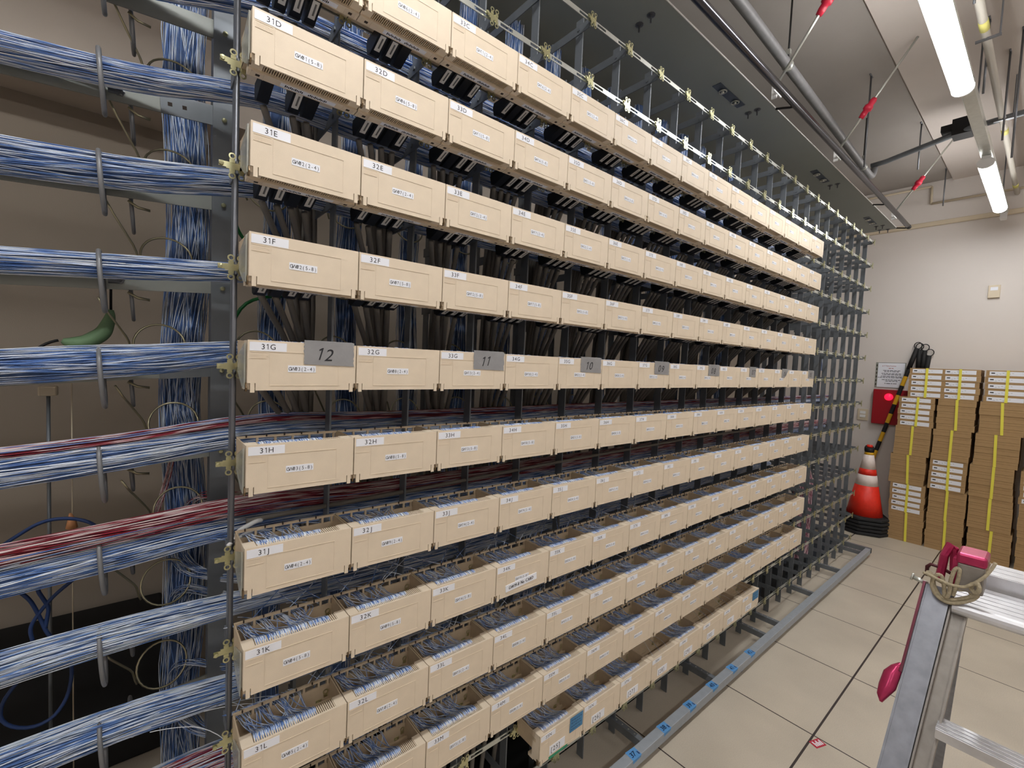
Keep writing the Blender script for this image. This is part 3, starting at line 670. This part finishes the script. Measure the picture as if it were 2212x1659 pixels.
loops = [([(-.43, .55, 1.05), (-.379, .6, 1.084), (-.329, .6, 1.118), (-.281, .6, 1.117), (-.235, .58, 1.100), (-.215, .5, 1.070)], 'arching over the red bundle'),
         ([(-.40, .6, 1.00), (-.376, .6, .966), (-.350, .6, .930), (-.335, .6, .885), (-.322, .6, .836), (-.30, .6, .80)], 'dropping left of the conduit'),
         ([(-.22, .6, 1.02), (-.257, .6, .973), (-.307, .6, .930), (-.330, .6, .90), (-.352, .6, .86), (-.345, .6, .82)], 'crossing from the right of the conduit'),
         ([(-.33, .6, .99), (-.338, .6, .95), (-.318, .6, .90), (-.325, .6, .85)], 'twisting round the conduit'),
         ([(-.30, .6, .80), (-.335, .6, .78), (-.372, .6, .735), (-.405, .6, .685), (-.395, .6, .63), (-.33, .6, .60), (-.29, .6, .64), (-.276, .6, .72), (-.285, .6, .79)], 'curling in a loop low in the left bay')]
for pts, d in loops:
    g = MB(); g.tube([tuple(p[:3]) for p in interp([p+(0,) for p in pts], 34)], .0042, 7); tag(g.build('blue_cable', M['bluecable'], None, True), 'dark blue cable %s' % d, 'cable', 'blue cables in the left bay')
g = MB(); g.tube([(-.302, .90, 1.00), (-.302, .90, 1.022), (-.305, .90, 1.045)], [.014, .010, .003], 8); tag(g.build('wire_nut', mat('orange_plastic', srgb(226, 160, 110), .5), None, True), 'small orange wire nut above the red bundle in the left bay', 'wire nut')
t = thing('recess_box', (-.35, 1.18, .27), 'black box standing in for a dark recess in the back wall behind the left bay', 'case')  # black box added for the dark of a wall recess
g = MB(); g.box(-.35, .28, 0, .30, -.27, .22); bevel(g.build('case', M['black'], t), .01); g = MB(); g.box(-.30, .23, -.004, 0, .17, .19); g.build('edge_strip', M['steel'], t)
# ------------------------------------------------------------------ floor guard rail with cross bars and blue tapes
t = thing('guard_rail', (0, 0, 0), 'grey steel kick rail on the floor along the frame', 'rail')
g = MB(); g.extrude([(-.016, .030), (-.016, .070), (.022, .070), (.022, .066), (-.012, .066), (-.012, .030)], 'x', -.6, 4.74); bevel(g.build('rail', M['guard'], t), .003)
for i, x in enumerate((.2, .8, 1.4, 2.0, 2.6, 2.8, 3.4, 4.0, 4.6)):
    g = MB(); g.box(-.012, .012, .020, .24, -.004, .0); g.box(-.012, -.008, .020, .24, -.030, -.004)
    for q in range(4): g.box(-.003, .003, .055+q*.03, .061+q*.03, 0, .0006, 1)
    g.build('cross_bar', [M['steel'], M['rail']], t, loc=(x, 0, .066))
g = MB(); g.box(4.715, 4.745, -.016, .24, .030, .072); g.build('end_bar', M['steel'], t)
for i, x in enumerate((.45, 1.05, 1.65, 2.25, 2.9, 3.6, 4.3)):
    g = MB(); g.box(x, x+.02, .0, .02, 0.0, .066); g.build('foot', M['steel'], t)
for i, x in enumerate((1.285, 1.495, 1.700, 1.905, 2.110, 2.315)):
    num = str(37+i); g = MB(); g.quad((0, -.017, .0), (.052, -.019, .0), (.055, .020, .0), (.004, .024, .0), 0)
    g.quad((0, -.0166, -.014), (.050, -.0166, -.011), (.052, -.0166, .0), (0, -.0166, .0), 0)
    text(g, num, .008, -.008, .0004, .020, 1, gap=.12, shear=.2, plane='xy', bold=1); g.quad((.044, -.012, .0004), (.050, -.012, .0004), (.049, .002, .0004), (.045, .002, .0004), 1)
    o = g.build('tape_piece', [M['bluetape'], M['blueink']], None, loc=(x, 0, .0706))
    tag(o, 'blue masking tape with handwritten %s on the grey kick rail' % num, 'tape', 'blue tapes on the kick rail')
g = MB(); g.box(-.028, .028, -.018, .018, 0, .0015, 0)
for q in range(5): g.box(-.020+q*.009, -.014+q*.009, -.012, .012-(q % 2)*.008, .0015, .0019, 1)
o = g.build('floor_tag', [M['red'], M['label']], None, loc=(2.055, -.396, 0)); o.rotation_euler = (0, 0, -.35); tag(o, 'small red and white printed tag lying on the floor tiles', 'tag')
# ------------------------------------------------------------------ overhead: cable tray, handrail, conduits, braces
t = thing('cable_tray', (0, 0, 2.9), 'wide green-grey steel tray hanging above the rack uprights', 'cable tray')
g = MB(); g.box(-2.4, 5.12, .070, .66, 0, .004); g.box(-2.4, 5.12, .068, .071, 0, .007, 1); g.box(-2.4, 5.12, .657, .66, 0, .045, 1); g.build('tray_panel', [M['tray_steel'], M['white']], t)
wsh = MB(); wsh.lathe([(.0001, -.030), (.0035, -.030), (.0035, -.008), (.008, -.008), (.008, -.003), (.016, -.003), (.016, 0)], (0, 0), 10); mWash = wsh.mesh('bolt', [M['rod']])
swv = MB(); swv.tube([(.017*math.cos(a), .017*math.sin(a), -.006) for a in [2*PI*i/16 for i in range(16)]], .0035, 6, closed=True); swv.lathe([(.0001, -.012), (.008, -.012), (.008, 0)], (0, 0), 8); mSw = swv.mesh('swivel', [M['rail']], True)
for (px) in (2.08, 3.42, .74, 4.72):
    g = MB(); g.box(px-.13, px+.13, .158, .198, -.0035, 0); p = g.build('joint_plate', M['plate'], t)
    inst('swivel', mSw, p, (px-.065, .178, -.0035)); inst('swivel', mSw, p, (px+.065, .178, -.0035))
    inst('bolt', mWash, t, (px+.22, .135, 0)); inst('bolt', mWash, t, (px+.22, .180, 0))
for (x, y) in ((1.37, .205), (1.36, .145), (5.08, .184), (5.10, .128)): inst('bolt', mWash, t, (x, y, 0))
for sx in (-2.0, -.8, .4, 1.6, 2.8, 4.0):
    g = MB(); g.tube([(sx, .62, .045), (sx, .62, ZC-2.9)], .005, 6); g.build('hanger_rod', M['rod'], t, True)
t = thing('ladder_rail', (0, -.012, 2.9), 'polished chrome tube rail running beside the overhead tray', 'rail')
g = MB(); g.tube([(-2.4, 0, 0), (5.10, 0, 0)], .0175, 20); g.build('tube', M['chrome'], t, True)
g = MB(); g.tube([(5.085, 0, 0), (5.135, 0, 0)], .0185, 12); g.build('end_cap', M['black'], t, True)
for x in (-1.5, .42, 2.36, 4.28, 5.10):
    g = MB(); g.tube([(x+.04, 0, -.002), (x+.025, .025, -.006), (x+.01, .05, -.004), (x, .082, 0)], .0055, 7); g.build('support_arm', M['black'], t, True)
t = thing('pipe', (0, 0, 0), 'thick dull grey pipe with clamps running behind the chrome rail', 'pipe')
g = MB(); g.tube([tuple(p[:3]) for p in interp([(-2.4, .02, 3.15, 0), (1.855, .045, 3.15, 0), (4.36, .115, 3.15, 0), (4.43, .117, 3.155, 0), (4.45, .117, 3.19, 0), (4.45, .117, 3.27, 0)], 150)], .024, 14); g.build('pipe_run', M['conduit'], t, True)
for x in (-.6, .95, 2.45, 4.10):
    yy = .045+.028*(x-1.855); g = MB(); g.tube([(x-.008, yy, 3.15), (x+.008, yy, 3.15)], .0275, 14); g.build('clamp', M['rail'], t, True)
    g = MB(); g.tube([(x, yy, 3.178), (x, yy, ZC)], .0045, 6); g.build('hanger_rod', M['black'], t, True); g = MB(); g.box(x-.010, x+.010, yy-.010, yy+.010, 3.205, 3.23); g.build('hanger_nut', M['rail'], t)
t = thing('pipe', (0, 0, 0), 'dark grey pipe crossing under the beam behind the lamps', 'pipe')
g = MB(); g.tube([(4.45, .14, 3.27), (4.45, .05, 3.275), (4.20, -.462, 3.27), (4.165, -.70, 3.265), (4.1, -1.3, 3.26)], .019, 12); g.build('pipe_run', M['steel'], t, True)
g = MB(); g.box(4.20, 4.32, -.46, -.36, 3.25, 3.36); g.box(4.22, 4.30, -.44, -.30, 3.30, 3.34); g.build('clamp', M['black'], t)
for i, x in enumerate((2.27, 3.25, 4.83)):
    z0, y0 = 2.955, .045
    t = thing('sway_brace', (x, y0, z0), 'diagonal steel brace with red rubber joint, %s along the overhead tray' % ('nearest', 'middle', 'furthest')[i], 'brace', 'sway braces of the tray')
    e = .355
    g = MB(); g.tube([(0, 0, 0), (0, -e, e*1.505)], .0062, 10); g.build('rod', M['rail'], t, True)
    d = .20 if i == 0 else .145
    g = MB(); P = [(d-.030, .014), (d-.018, .017), (d-.006, .0165), (d-.004, .024), (d+.008, .024), (d+.014, .016), (d+.026, .018), (d+.034, .012)]
    g.tube([(0, -a, a*1.5) for a, b in P], [b for a, b in P], 12); g.build('rubber_joint', M['red'], t, True)
    g = MB(); g.box(-.004, .004, -.012, .012, -.050, .0); g.box(-.045, .045, -.016, -.010, -.034, -.022); g.box(-.006, .006, -.012, .012, -.02, .02); g.build('tee_bracket', M['white'], t)
for i, (x, y, zt, zb) in enumerate(((3.519, -.041, ZC, 2.926), (4.468, -.152, ZC, 3.161), (5.622, -.159, ZC, 3.173), (3.776, -.641, ZU, 2.98), (3.58, -.698, ZU, 2.80), (3.35, -.585, ZU, 3.10), (2.66, -.60, ZU, 3.2))):
    g = MB(); g.tube([(x, y, zb), (x, y, zt)], .0055, 6); g.box(x-.03, x+.03, y-.004, y+.004, zt-.006, zt)
    tag(g.build('hanger_rod', M['rod'], None, True), 'thin threaded rod hanging from the ceiling, %s one counted from the left' % ORD[i], 'hanger rod', 'ceiling hanger rods')
for i, pts in enumerate(([(5.86, .42, 3.66-.15), (5.86, -.035, 3.655-.15), (5.86, -.04, 3.275), (5.86, -.39, 3.29)],)):
    g = MB(); g.tube([(5.895, .9, 3.46), (5.895, -.03, 3.46)], .011, 8); g.tube([(5.895, -.03, 3.46), (5.895, -.035, 3.29)], .010, 8); g.tube([(5.895, -.035, 3.29), (5.895, -2.0, 3.29)], .011, 8)
    tag(g.build('wall_conduit', M['trim'], None, True), 'cream conduit stepping down along the top of the right wall', 'conduit')
# lamps --------------------------------------------------------------------
def batten(x, y, lab, group):
    t = thing('batten_lamp', (x, y, 2.99), lab, 'ceiling lamp', group)
    g = MB(); k = 10; poly = [(-.026, .040), (-.040, .026), (-.041, .012)] + [(-.040*math.cos(PI*i/k), .008-.030*math.sin(PI*i/k)) for i in range(1, k)] + [(.041, .012), (.040, .026), (.026, .040)]
    g.extrude(poly, 'x', .012, 1.218); g.build('diffuser', M['lampglow'], t, False)
    g = MB(); g.box(0, 1.23, -.024, .024, .0405, .062); bevel(g.build('housing', M['white'], t), .004)
    for a in (0, 1.216): g = MB(); g.extrude([(p*1.05, q) for p, q in poly], 'x', a, a+.014); g.build('end_cap', M['white'], t)
    return t
names = ('behind the camera over the aisle', 'overhead by the first blocks', 'nearest the camera in view', 'further one near the right wall')
for i, x in enumerate(LAMPX): batten(x, -.545, 'long glowing batten lamp, ' + names[i], 'aisle batten lamps')
for i, x in enumerate((-2.6, .2, 3.0)): batten(x, -2.6, 'added unseen batten lamp in the outer row, %s' % ORD[i], 'added fill lamps')  # bodies for the added fill lights, out of view
t = thing('lamp_trunking', (0, 0, 0), 'galvanised channel carrying the batten lamps', 'trunking')
g = MB(); g.box(-3.6, 5.75, -.568, -.522, 3.052, 3.092); g.box(-3.6, 5.75, -.572, -.568, 3.05, 3.095); g.box(-3.6, 5.75, -.522, -.518, 3.05, 3.095); g.build('channel', M['rail'], t)
for x in (-1.2, 1.0, 3.55, 5.5): g = MB(); g.tube([(x, -.545, 3.09), (x, -.545, ZU)], .005, 6); g.build('hanger_rod', M['rod'], t, True)
g = MB(); g.box(5.72, 5.80, -.565, -.525, 3.00, 3.06); g.build('end_plug', M['white'], t)
t = thing('ceiling_conduit', (0, 0, 0), 'pale cream conduit with yellow tape marks beside the lamps', 'conduit')
for y in (-.606,):
    g = MB(); g.tube([(-3.6, y, 3.25), (5.9, y, 3.25)], .017, 10); g.build('tube', M['cream'], t, True)
for x in (2.95, 4.35, 5.65): g = MB(); g.tube([(x-.04, -.606, 3.25), (x+.04, -.606, 3.25)], .0185, 10); g.build('tape_mark', M['paleyellow'], t, True)
for x in (3.05, 4.1): g = MB(); g.box(x-.006, x+.006, -.66, -.57, 3.225, 3.235); g.tube([(x, -.655, 3.235), (x, -.655, ZU)], .004, 6); g.build('hanger', M['rod'], t)
# ------------------------------------------------------------------ right wall: notice, call box, switch, thermostat, cartons, cone, poles
t = thing('notice_sheet', (XW, 0, 0), 'white printed notice in a clear sleeve pinned above the red call box', 'notice')
g = MB(); g.box(-.004, 0, .052, .298, 1.444, 1.712); g.build('sleeve', M['clear'], t)
g = MB(); g.box(-.0055, -.004, .060, .278, 1.452, 1.706, 0)
text(g, 'ATTENTION!', -.245, -.0058, 1.668, .013, 2, gap=.18, plane='yz')
rows_ = [(1.650, .150, .19, 2), (1.628, .095, .235, 1), (1.616, .105, .225, 1), (1.596, .085, .245, 1), (1.584, .085, .24, 1), (1.566, .080, .25, 1), (1.554, .075, .275, 1), (1.530, .090, .24, 1), (1.516, .11, .215, 1), (1.492, .115, .215, 1)]
for z, a, b, mi in rows_:
    yy = a
    while yy < b:
        l = random.uniform(.012, .034); g.box(-.0058, -.0055, yy, min(b, yy+l), z-.0028, z+.0028, mi); yy += l+.005
g.build('page', [M['label'], M['ink'], M['redbox']], t)
for i in range(6): g = MB(); g.box(-.006, -.004, .284, .292, 1.47+i*.04, 1.49+i*.04); g.build('hole', M['slot'], t)
t = thing('call_box', (XW, 0, 0), 'red wall box with glowing round red lamp below the notice', 'fire call box')
g = MB(); g.box(-.05, 0, .018, .293, 1.063, 1.428); bevel(g.build('case', M['redbox'], t), .006)
g = MB(); g.lathe([(.0001, -.075), (.020, -.073), (.032, -.066), (.036, -.052), (.036, -.05)], (.162, 1.352), 20, 0, 'x'); g.build('lamp', M['redlamp'], t, True)
t = thing('wall_switch', (XW, 0, 0), 'beige double wall switch plate beside the rack end', 'switch')
g = MB(); g.box(-.010, 0, .330, .424, 1.080, 1.204); bevel(g.build('plate', M['trim'], t), .003)
for z in (1.112, 1.150): g = MB(); g.box(-.014, -.010, .352, .402, z, z+.030); bevel(g.build('rocker', M['white'], t), .002)
t = thing('thermostat', (XW, 0, 0), 'small beige thermostat high on the right wall', 'thermostat')
g = MB(); g.box(-.022, 0, -.560, -.482, 2.327, 2.444); bevel(g.build('case', M['trim'], t), .004); g = MB(); g.box(-.024, -.022, -.545, -.497, 2.395, 2.425); g.build('display', M['label'], t)
HC = 1.655/30; XF = 5.48
PL = {0: 'LLPPLP', 1: 'LPPLPP', 2: 'LPPPPP', 3: 'PPPLPP'}
YL = {0: (.017, .254), 1: (-.253, .246), 2: (-.529, .262), 3: (-.815, .262)}
SH = {0: (-.062, -.004, .006, .020, .004, 0), 1: (-.020, -.008, .004, .012, -.002, 0), 2: (-.02, -.004, .01, .022, .014, .004), 3: (-.02, -.01, .0, .010, .004, 0)}
CN = ('leftmost', 'second', 'third', 'rightmost'); tagc = ('top', 'second', 'third', 'fourth', 'fifth', 'bottom')
cm = MB(); cm.box(.002, .30, 0, 1, 0, HC-.0015)
def carton_mesh(wd, lab):
    c = MB(); c.box(0, .30, -wd, 0, 0, HC-.0012, 0); c.box(-.0008, 0, -wd+.004, -.004, HC*.60, HC*.63, 1)
    return c.mesh('carton_body', [M['card'], mat('cardboard_edge', srgb(140, 108, 72), .85)])
def carton_tag(wd, flip):
    c = MB(); c.box(-.0012, 0, -wd+.028, -.020, .010, HC-.010, 0)
    a, b = (-.040, -wd+.06) if not flip else (-wd+.055, -.045)
    c.box(-.0015, -.0012, a-.012, a+.010, HC*.45, HC*.62, 1)
    for q in range(6): c.box(-.0015, -.0012, -.07-.018*q, -.06-.018*q, HC*.33+(q % 3)*.006, HC*.36+(q % 3)*.006, 1)
    return c.mesh('carton_label', [M['label'], M['ink']])
for c in range(4):
    y1, wd = YL[c]; mb_ = carton_mesh(wd, 0); ml = carton_tag(wd, False)
    for gi in range(6):
        sh = SH[c][gi]; z1 = 1.655 - gi*5*HC
        for k in range(5):
            z = z1-(k+1)*HC
            jy, jx = random.uniform(-.004, .004), random.uniform(-.004, .004)
            t = thing('carton', (XF+jx, y1+sh+jy, z), '%s flat brown carton, %s in the %s strapped pack of the %s stack' % ('white-labelled' if PL[c][gi] == 'L' else 'plain', ORD[k], tagc[gi], CN[c]), 'carton', 'flat cartons stacked at the right wall')
            inst('box', mb_, t)
            if PL[c][gi] == 'L': inst('label_strip', ml, t)
        ys = y1+sh-wd*(.5 if gi % 2 == 0 else .54)
        g = MB(); g.box(-.008, -.006, -.009, .009, .002, 5*HC); g.box(-.008, .302, -.009, .009, 5*HC-.0005, 5*HC+.0009)
        o = g.build('strap', M['strap'], None, loc=(XF, ys, z1-5*HC)); o.rotation_euler = (math.radians(random.uniform(-2.5, 1.0)), 0, 0)
        tag(o, 'yellow strap round the %s pack of the %s carton stack' % (tagc[gi], CN[c]), 'strap', 'yellow carton straps')
t = thing('traffic_cone', (5.50, .21, 0), 'orange-red traffic cone with white bands on a stack of black bases', 'traffic cone', rz=.5)
def cr(z): return .150 - (z-.17)*(.150-.036)/(.80-.17)
for (a, b, mk, nm) in ((.165, .47, 'cone', 'cone_body'), (.47, .575, 'refl', 'white_band'), (.575, .635, 'cone', 'orange_band'), (.635, .775, 'refl', 'white_band'), (.775, .80, 'yellow', 'tape_ring')):
    g = MB(); g.lathe([(cr(a), a), (cr(b), b)], (0, 0), 28); g.build(nm, M[mk], t, True)
g = MB(); g.tube([(0, 0, .80), (0, 0, .82), (.004, 0, .845), (0, 0, .855)], [.038, .042, .040, .034], 12); g.build('tape_wrap', M['black'], t, True)
g = MB(); g.lathe([(.026, .85), (.024, .872), (.0001, .875)], (0, 0), 12); g.build('cap', M['cone'], t, True)
for k in range(5):
    s = .185; q = .09; g = MB(); pl = [(-s, -s+q), (-s+q, -s), (s-q, -s), (s, -s+q), (s, s-q), (s-q, s), (-s+q, s), (-s, s-q)]
    g.extrude(pl, 'z', .001+k*.036, .031+k*.036); o = bevel(g.build('base', M['rubber'], t), .008); o.rotation_euler = (0, 0, random.uniform(-.08, .08)); o.location = (random.uniform(-.008, .008), random.uniform(-.008, .008), 0)
def pole(p0, p1, ringrot, i, lab, stripe=.10):
    p0, p1 = Vector(p0), Vector(p1); L = (p1-p0).length; t = thing('barrier_pole', tuple(p0), lab, 'barrier pole', 'striped barrier poles')
    d = (p1-p0).normalized(); g = MB(); s = 0; c = 0
    while s < L-.22:
        e = min(L-.22, s+stripe); g.tube([tuple(d*s), tuple(d*e)], .018, 10, mi=c % 2); s = e; c += 1
    g.build('shaft', [M['black'], M['yellow']], t, False)
    g = MB(); g.tube([tuple(d*(L-.22)), tuple(d*L)], [.021, .019], 10); g.build('grip', M['black'], t, True)
    g = MB(); c0 = d*(L+.028); g.tube([tuple(c0+Vector((.3*.031*math.cos(a), math.cos(a+ringrot)*.030, math.sin(a+ringrot)*.033))) for a in [2*PI*k/20 for k in range(20)]], .0042, 6, closed=True); g.build('ring', M['black'], t, True)
pole((5.66, .375, .02), (5.885, -.025, 1.86), 0, 0, 'yellow and black striped pole leaning from the cone to the wall')
pole((5.84, -.06, .02), (5.885, -.045, 1.85), .5, 1, 'yellow and black striped pole upright behind the leftmost carton stack', .12)
pole((5.84, -.02, .02), (5.888, -.085, 1.84), 1.2, 2, 'yellow and black striped pole tilting right behind the leftmost carton stack', .12)
pole((5.84, .02, .02), (5.890, -.120, 1.79), 2.0, 3, 'yellow and black striped pole lowest ring behind the leftmost carton stack', .12)
# ------------------------------------------------------------------ step ladder, rope
t = thing('step_ladder', (0, 0, 0), 'folding aluminium step ladder with cherry red fittings in the right foreground', 'ladder')
A = Vector((1.45, -.777, 1.015)); Bq = Vector((.82, -.705, .01)); dl = (Bq-A).normalized(); nrm = Vector((0, 1, 0)).cross(dl).normalized()
if nrm.x > 0: nrm = -nrm                      # points back to the camera side
yv = Vector((0, 1, 0))
def stile(dy, half, dep, off, mk, name):
    g = MB(); c = A+yv*dy; g.beam(c+nrm*off+Vector((0, 0, 0)), Bq+yv*dy+nrm*off, yv, nrm, half, dep, 0)
    return g
g = stile(0, .0215, .002, 0, 0, ''); 
for s in (-1, 1):
    g.beam(A+yv*s*.0225-nrm*.012, Bq+yv*s*.0225-nrm*.012, yv, nrm, .0022, .016, 0)
g.build('front_stile', M['aluface'], t)
g = MB(); g.beam(A+yv*-.042-nrm*.018-Vector((0, 0, .015)), Bq+yv*-.042-nrm*.018, yv, nrm, .0125, .002, 0); g.beam(A+yv*-.0275-nrm*.010-Vector((0, 0, .015)), Bq+yv*-.0275-nrm*.010, yv, nrm, .0018, .012, 0); g.beam(A+yv*-.056-nrm*.024-Vector((0, 0, .015)), Bq+yv*-.056-nrm*.024, yv, nrm, .0022, .012, 0)
g.build('inner_stile', M['aluin'], t)
W2 = -.50                                       # other side of the ladder
g = MB(); g.beam(A+yv*W2, Bq+yv*(W2-.14), yv, nrm, .0245, .012, 0); g.build('front_stile', M['aluface'], t)
for k, (dz, dxx) in enumerate(((.50, 0), (1.1, 0))):
    pass
zr = [.745, .49, .24]
for z in zr:
    f = (A.z-z)/(A.z-Bq.z); c = A+(Bq-A)*f
    g = MB(); g.box(c.x-.012, c.x+.050, -1.30, c.y-.052, z-.022, z)
    for q in range(4): g.box(c.x-.008+q*.015, c.x-.001+q*.015, -1.30, c.y-.052, z, z+.0018)
    bevel(g.build('rung', M['alu'], t), .003)
g = MB(); g.box(1.435, 1.60, -1.32, -.806, .965, .995)
g.tube([(1.435, -1.32, .980), (1.435, -.806, .980)], .015, 12)
for q in range(5): g.box(1.458+q*.029, 1.482+q*.029, -1.32, -.806, .995, .9962)
g.build('front_tread', M['alu'], t)
g = MB(); g.box(1.62, 1.74, -1.32, -.838, .985, 1.030)
for q in range(3): g.box(1.626+q*.038, 1.660+q*.038, -1.32, -.838, 1.030, 1.0312)
g.build('rear_tread', M['alu'], t)
g = MB(); g.beam(Vector((1.68, -.80, 1.0)), Vector((2.25, -.73, .01)), yv, (1, 0, .5), .022, .012, 0); g.beam(Vector((1.68, -1.28, 1.0)), Vector((2.25, -1.35, .01)), yv, (1, 0, .5), .022, .012, 0); g.build('rear_leg', M['aluface'], t)
g = MB(); g.box(1.42, 1.50, -.860, -.806, 1.098, 1.125); o_ = bevel(g.build('hinge_cap', M['metalred'], t), .006); g = MB(); g.box(1.424, 1.496, -.857, -.809, 1.030, 1.098); bevel(g.build('hinge_block', M['aluin'], t), .003)
g = MB(); g.tube([(1.45, -.776, 1.03), (1.45, -.782, 1.10), (1.46, -.790, 1.128), (1.47, -.797, 1.12), (1.47, -.800, 1.06)], .009, 8); g.box(1.43, 1.50, -.815, -.800, 1.03, 1.105); g.build('hinge_plate', M['metalred'], t, False)
g = MB(); g.beam(A+yv*.0268+nrm*.001, A+(Bq-A)*.20+yv*.0270+nrm*.001, yv, nrm, .0026, .012, 0); g.build('locking_bar', M['darkred'], t)
c = A+(Bq-A)*.235
q0 = A+(Bq-A)*.183+yv*.030; q1 = A+(Bq-A)*.272+yv*.050
P = [(q0, .006, .010), (q0.lerp(q1, .12)+yv*.004, .012, .014), (q0.lerp(q1, .30)+yv*.006, .017, .016), (q0.lerp(q1, .62)+yv*.002, .017, .016), (q0.lerp(q1, .85)+yv*.002, .011, .013), (q1+Vector((0, -.002, 0)), .003, .004)]
g = MB(); n = 10
for (p, ru, rv) in P:
    for j in range(n):
        a = 2*PI*j/n; g.v.append(tuple(p + yv*math.cos(a)*ru + nrm*math.sin(a)*rv))
for i in range(len(P)-1):
    for j in range(n): g.f.append((i*n+j, i*n+(j+1) % n, (i+1)*n+(j+1) % n, (i+1)*n+j)); g.m.append(0)
g.f.append(tuple(range(n-1, -1, -1))); g.m.append(0); g.f.append(tuple((len(P)-1)*n+j for j in range(n))); g.m.append(0)
g.build('foot_lever', M['metalred'], t, True)
g = MB(); g.tube([(1.45, -.752, 1.035), (1.447, -.752, 1.060), (1.447, -.758, 1.068), (1.450, -.775, 1.066), (1.455, -.800, 1.055), (1.46, -.818, 1.045)], .0042, 8); g.build('locking_wire', mat('dark_red_wire', srgb(84, 40, 46), .4, .4), t, True)
g = MB(); g.tube([(1.45, -.725, 1.020), (1.45, -.756, 1.013)], .0055, 10); g.tube([(1.45, -.722, 1.021), (1.45, -.7265, 1.020)], .010, 10); g.build('hinge_pin', M['rail'], t, True)
rp = [(1.455, -.862, 1.112), (1.44, -.852, 1.080), (1.43, -.838, 1.046), (1.428, -.832, 1.030), (1.430, -.845, 1.022), (1.433, -.838, 1.040), (1.428, -.815, 1.028), (1.425, -.785, 1.036), (1.425, -.760, 1.045), (1.44, -.752, 1.050),
      (1.43, -.765, 1.050), (1.425, -.770, 1.020), (1.422, -.785, .998), (1.422, -.800, .998), (1.425, -.822, 1.010), (1.428, -.845, 1.028), (1.432, -.852, 1.042), (1.43, -.846, 1.020), (1.424, -.825, 1.002), (1.420, -.800, .990), (1.420, -.780, .996),
      (1.420, -.766, 1.018), (1.420, -.768, 1.048), (1.420, -.782, 1.060), (1.418, -.790, 1.030), (1.418, -.792, 1.000), (1.415, -.800, 1.010), (1.418, -.800, 1.050), (1.42, -.806, 1.085), (1.42, -.815, 1.088), (1.425, -.812, 1.050), (1.42, -.806, 1.010)]
rp2 = [(1.415, -.748, 1.052), (1.405, -.770, 1.050), (1.40, -.800, 1.044), (1.405, -.825, 1.046), (1.41, -.842, 1.062), (1.42, -.858, 1.082), (1.43, -.868, 1.105), (1.44, -.872, 1.118)]
g = MB(); g.tube([tuple(p[:3]) for p in interp([p+(0,) for p in rp], 180)], .0044, 8); g.tube([tuple(p[:3]) for p in interp([p+(0,) for p in rp2], 50)], .0038, 8)
g.tube([tuple(p[:3]) for p in interp([(1.412, -.846, 1.066, 0), (1.405, -.852, 1.052, 0), (1.410, -.846, 1.036, 0), (1.418, -.836, 1.044, 0), (1.412, -.838, 1.060, 0), (1.405, -.850, 1.062, 0)], 36)], .0046, 8)
tag(g.build('rope', M['rope'], None, True), 'sandy rope knotted round the top of the step ladder', 'rope')
